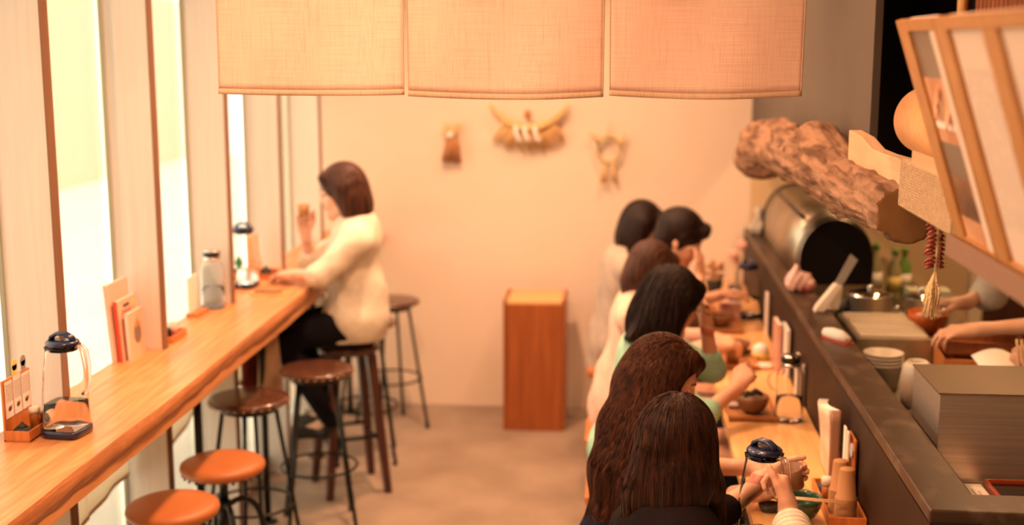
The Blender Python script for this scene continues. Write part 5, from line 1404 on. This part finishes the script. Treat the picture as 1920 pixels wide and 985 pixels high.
# ---- right row, farthest first
person('person in grey cardigan over striped shirt, farthest in the right row', dict(
    hip=(.02, 6.22, .567), f=(1, .08, 0), neck=(.06, 6.22, 1.03), head=(.115, 6.22, 1.150), hf=(1, .15, -.25), hs=1.0, seat=.45,
    R=((.05, 6.06, .965), (.17, 6.02, .79), (.36, 6.08, .80), (1, .1, -.1), (0, .1, -1), dict(curl=(.5, .6, .4))),
    L=((.05, 6.38, .965), (.17, 6.44, .79), (.36, 6.40, .80), (1, -.1, -.1), (0, 0, -1), dict(curl=(.5, .6, .4))),
    sleeve=1.75, top=[m_stripe_w, m_stripe_b], loose=.010, jacket=(m_grey, 0), pants=m_denim, hair=bob(.075, wide=1.0), hairmat=m_hair_dark))
def shorthair(w, Mh, s):
    P = [('el', w(0, -.018, .045), Mh, (.090*s, .108*s, .095*s), .02), ('el', w(0, -.055, -.02), Mh, (.078*s, .060*s, .075*s), .02), ('rc', w(-.03, .075, .085), w(.03, .078, .08), .030*s, .028*s, .02)]
    for sx in (-1, 1): P.append(('rc', w(sx*.070, .010, .03), w(sx*.070, .012, -.02), .022*s, .012*s, .015))
    P += [('sub', w(0, .108, -.04), Mh, (.058*s, .062*s, .085*s), .01), ('cut', w(0, 0, -.085), -Mh[:, 2], 0)]
    return P
person('person with short dark hair bending over the meal, hand at the mouth', dict(
    hip=(.06, 5.72, .567), f=(1, .05, 0), neck=(.20, 5.72, 1.06), head=(.275, 5.72, 1.165), hf=(1, -.12, -.50), hs=1.05, seat=.45,
    R=((.16, 5.55, .98), (.33, 5.50, .81), (.365, 5.65, 1.02), (.05, .25, 1), (-1, 0, .1), dict(curl=(.7, .8, .5))),
    L=((.16, 5.89, .98), (.30, 5.96, .81), (.47, 5.90, .87), (1, -.1, .3), (0, -.2, -1), dict(curl=(.5, .6, .4))),
    sleeve=1.2, top=m_darkblue, pants=m_denim, hair=shorthair, hairmat=m_hair_dark))
def updo(w, Mh, s):
    P = [('el', w(0, -.018, .040), Mh, (.086*s, .100*s, .094*s), .02), ('el', w(0, -.060, -.03), Mh, (.074*s, .058*s, .085*s), .03), ('rc', w(0, -.075, -.08), w(.01, -.075, -.115), .035*s, .02*s, .02), ('rc', w(-.03, .068, .085), w(.03, .068, .08), .022*s, .020*s, .02)]
    for sx in (-1, 1): P.append(('rc', w(sx*.068, .0, .03), w(sx*.070, -.01, -.04), .024*s, .016*s, .015))
    P += [('sub', w(0, .105, -.045), Mh, (.054*s, .062*s, .086*s), .01)]
    return P
person('person in long blush coat with soft brown hair in the right row', dict(
    hip=(.03, 5.12, .567), f=(1, .05, 0), neck=(.085, 5.10, 1.015), head=(.135, 5.10, 1.125), hf=(1, .15, -.40), hs=.98, seat=.45,
    R=((.05, 4.94, .96), (.19, 4.88, .80), (.38, 4.96, .85), (1, .2, .2), (0, .3, -1), dict(curl=(.7, .7, .5))),
    L=((.05, 5.26, .96), (.19, 5.34, .79), (.40, 5.28, .81), (1, -.1, 0), (0, 0, -1), dict(curl=(.5, .6, .4))),
    sleeve=1.8, top=m_pink, topname='coat', loose=.016, fold=.003, longcoat=True, hem=((0, -.01, -.12), .125, .135), pants=m_denim, hair=updo, hairmat=m_hair_soft))
def p3hair(w, Mh, s):
    P = bob(.115, wide=1.12)(w, Mh, s); P[1] = ('el', w(0, -.055, -.06), Mh, (.102*s, .080*s, .135*s), .03)
    P.insert(2, ('rc', w(.03, -.10, -.11), w(.05, -.135, -.155), .04*s, .02*s, .03)); return P
person('person in mint cardigan with dark shoulder-length hair, hand raised to the face', dict(
    hip=(.02, 4.46, .567), f=(1, .10, 0), neck=(.12, 4.42, 1.02), head=(.185, 4.42, 1.135), hf=(.9, .45, -.38), hs=1.02, seat=.45,
    R=((.10, 4.25, .965), (.275, 4.08, .815), (.405, 4.22, .885), (.55, .35, .75), (.3, .7, -.4), dict(curl=(1.25, 1.3, .8), thumb=(.5, .6), s=.95)),
    L=((.12, 4.58, .965), (.345, 4.54, .865), (.318, 4.50, 1.05), (-.15, .0, 1), (-1, -.25, 0), dict(curl=(.9, .8, .5), s=.95)),
    sleeve=1.22, top=m_mint, topname='cardigan', loose=.014, fold=.003, pants=m_trouser, hair=p3hair, hairmat=m_hair_dark, strands=(900, 26, .012, .0008, .99, 5, 1.2)))
def p2hair(w, Mh, s):
    P = [('el', w(0, -.016, .038), Mh, (.088*s, .098*s, .090*s), .02), ('el', w(0, -.060, -.03), Mh, (.090*s, .070*s, .11*s), .03),
         ('rc', w(.02, .045, .096), w(-.045, .074, .070), .020*s, .018*s, .02), ('rc', w(-.045, .074, .070), w(-.064, .074, .0), .018*s, .010*s, .02),
         ('rc', w(.070, -.02, .03), w(.080, -.02, -.05), .034*s, .032*s, .02), ('rc', w(-.070, -.01, .03), w(-.080, .0, -.05), .034*s, .034*s, .02),
         ('sub', w(.045, .118, -.015), Mh, (.100*s, .082*s, .098*s), .010)]
    A = [(.080, 3.42, 1.10), (.030, 3.36, 1.00), (-.005, 3.30, .90), (-.035, 3.26, .80)]; R_ = [.082, .076, .064, .036]
    P += limb(A, R_, .04); P += limb([(.10, 3.39, 1.06), (.085, 3.31, .98), (.06, 3.25, .88), (.03, 3.23, .80)], [.055, .060, .05, .03], .04)
    return P
person('person with very long auburn hair and navy top, face turned down to the meal', dict(
    hip=(.00, 3.48, .567), f=(1, .12, 0), neck=(.085, 3.45, 1.00), head=(.128, 3.47, 1.112), hf=(.97, -.05, -.42), roll=0, hs=1.0, seat=.45, vox=.0045,
    R=((.06, 3.34, .90), (.20, 3.26, .78), (.36, 3.42, .80), (1, .3, 0), (0, 0, -1), dict(curl=(.5, .6, .4))),
    L=((.08, 3.63, .94), (.22, 3.70, .78), (.40, 3.64, .80), (1, -.2, 0), (0, 0, -1), dict(curl=(.5, .6, .4))),
    sleeve=1.3, top=m_navy_top, pants=m_denim, hair=p2hair, hairmat=m_hair_auburn, part=(.035, .03, .13), flow=(-.33, -.18, -1), strands=(2600, 44, .012, .0008, .80, 3, 1.2)))
def p1hair(w, Mh, s):
    P = [('el', w(0, -.014, .038), Mh, (.088*s, .100*s, .096*s), .02)]
    P += limb([(.138, 2.84, 1.115), (.132, 2.82, 1.06), (.128, 2.81, 1.025)], [.086, .090, .084], .03)
    P += limb([(.195, 2.86, 1.10), (.218, 2.86, 1.02), (.245, 2.86, .975)], [.034, .030, .014], .03)
    P += limb([(.08, 2.80, 1.10), (.052, 2.79, 1.02), (.030, 2.79, .965)], [.034, .030, .016], .03)
    P += [('sub', w(0, .125, -.055), Mh, (.055*s, .062*s, .09*s), .012), ('cut', (0, 0, .940), (0, 0, -1), 0)]
    return P
person('person with straight dark brown hair seen from behind, nearest in the right row', dict(
    hip=(.06, 2.72, .567), f=(.75, .66, 0), neck=(.130, 2.80, .985), head=(.140, 2.845, 1.112), hf=(.55, .80, -.30), hs=1.0, seat=.45, vox=.0045,
    R=((.215, 2.75, .865), (.21, 2.89, .69), (.20, 3.09, .665), (.5, .8, 0), (0, 0, -1), dict(curl=(.4, .5, .3))),
    L=((.05, 2.88, .865), (.215, 3.00, .865), (.398, 3.205, .925), (.95, .20, .08), (.15, -.95, .2), dict(curl=(.85, 1.05, .7), thumb=(.5, .3), s=.90)),
    sleeve=1.30, top=m_black_top, pants=m_denim, hair=p1hair, hairmat=m_hair_brown, part=(0, -.03, .13), strands=(3200, 36, .012, .0007, .940, 9, 1.2)))
# ---- the pouring guest, mostly below the picture
person('person in white shirt at the lower edge gripping the pitcher by its handle', dict(
    hip=(.02, 1.96, .567), f=(1, .5, 0), neck=(.16, 2.06, .93), head=(.19, 2.10, 1.03), hf=(.3, 1, -.4), hs=.95, seat=.45, vox=.0042,
    R=((.33, 2.22, .86), (.43, 2.60, .80), (.415, 2.925, .938), (-.06, .58, .80), (-1, .30, 0), dict(curl=(1.15, 1.3, .8), thumb=(.25, .1), s=.95)),
    L=((.13, 2.26, .86), (.315, 2.58, .78), (.310, 2.86, .800), (.15, .92, .32), (.7, -.35, .1), dict(curl=(.35, .4, .3), s=.95)),
    sleeve=1.80, top=m_white_shirt, pants=m_denim, cuff=m_white_shirt, hair=bob(.03), hairmat=m_hair_dark))
t = thing('tea_cup', 'brown cup held out by the nearest person for pouring', 'cup', (.475, 3.21, .93))
b = B(); rt_ = Matrix.Rotation(-.25, 3, 'Y') @ Matrix.Rotation(.2, 3, 'X')
b.lathe([(0, -.030), (.020, -.030), (.0215, -.027), (.0275, .030), (.0255, .030), (.0195, -.025), (0, -.025)], (.462, 3.178, .937), 40, rot=rt_); b.done('body', m_terracotta, t)

# ---- cook behind the counter
person('cook in white shirt and brown apron working behind the kitchen counter', dict(
    hip=(1.67, 4.42, .95), f=(-1, .0, 0), neck=(1.42, 4.42, 1.42), head=(1.36, 4.42, 1.55), hf=(-1, 0, -.4), hs=1.0, seat=.95,
    R=((1.42, 4.60, 1.34), (1.36, 4.68, 1.14), (1.245, 4.62, 1.115), (-1, -.15, .05), (0, 0, -1), dict(curl=(.4, .5, .4))),
    L=((1.42, 4.24, 1.34), (1.42, 4.20, 1.13), (1.20, 4.24, 1.10), (-1, .1, -.1), (0, .2, -1), dict(curl=(.4, .5, .4))),
    kneeR=(1.67, 4.52, .50), kneeL=(1.67, 4.32, .50), ankR=(1.69, 4.52, .095), ankL=(1.69, 4.32, .095),
    sleeve=1.05, top=m_white_shirt, loose=.03, cuff=m_white_shirt, pants=m_trouser, hair=shorthair, hairmat=m_hair_dark))
ck = bpy.data.objects[[o.name for o in bpy.data.objects if o.name.startswith('person')][-1]]
V, Fq = sdf_mesh([('el', (1.65, 4.42, .98), None, (.165, .20, .20), .03), ('el', (1.585, 4.42, 1.16), None, (.145, .165, .14), .03), ('rc', (1.66, 4.42, .95), (1.67, 4.42, .55), .18, .17, .04), ('cut', (0, 0, 1.20), (.25, 0, 1), 0), ('cut', (1.66, 0, 0), (1, 0, 0), 0)], .008)
np_mesh('apron', V, Fq, m_apron, ck)
person('cook in the lower right holding short sticks, only the hands in view', dict(
    hip=(1.75, 3.92, .95), f=(-1, .0, 0), neck=(1.66, 3.92, 1.42), head=(1.62, 3.92, 1.55), hf=(-1, 0, -.3), hs=1.0, seat=.95,
    R=((1.66, 4.10, 1.34), (1.55, 4.10, 1.10), (1.335, 4.02, 1.085), (-1, -.25, .05), (0, -.5, -1), dict(curl=(.9, .9, .5))),
    L=((1.66, 3.74, 1.34), (1.55, 3.74, 1.10), (1.335, 3.85, 1.09), (-1, .15, .0), (0, .4, -1), dict(curl=(.9, .9, .5))),
    kneeR=(1.75, 4.02, .50), kneeL=(1.75, 3.82, .50), ankR=(1.77, 4.02, .095), ankL=(1.77, 3.82, .095),
    sleeve=1.3, top=m_apron, pants=m_trouser, hair=shorthair, hairmat=m_hair_dark))
for dx in (0, .014):
    tag(B().cyl((1.235+dx, 3.88, 1.065), (1.215+dx, 3.87, 1.155), .004, n=10).done('chopstick', m_chop, base=(1.235+dx, 3.88, 1.08)), 'short thick wooden stick held in a cook\'s hand at right', 'stick', 'sticks in the cook\'s hand')

# ================================================================== wooden stools of the right row
def wood_stool(x, y, lab):
    t = thing('wooden_stool', lab, 'stool', (x, y, 0), 'wooden stools of the right row'); h = .445
    b = B(); b.box((x, y, h-.014), (.30, .32, .028), bev=.006); b.done('seat', m_chair, t)
    for sx in (-1, 1):
        for sy in (-1, 1):
            b = B(); b.cyl((x+sx*.115, y+sy*.125, h-.028), (x+sx*.135, y+sy*.145, 0), .015, .012, n=12); b.done('leg', m_chair, t)
    for sy in (-1, 1): B().cyl((x-.125, y+sy*.135, .16), (x+.125, y+sy*.135, .16), .008, n=8).done('stretcher', m_chair, t)
for x, y, lab in [(.0, 6.22, 'orange wooden stool under the person in grey'), (.04, 5.70, 'orange wooden stool under the short-haired person'), (.02, 5.12, 'orange wooden stool under the person in the blush coat'),
                  (.04, 4.46, 'orange wooden stool under the person in mint'), (.02, 3.48, 'orange wooden stool under the long-haired person'), (.06, 2.74, 'orange wooden stool under the nearest person'), (.02, 1.98, 'orange wooden stool under the pouring person')]:
    wood_stool(x, y, lab)
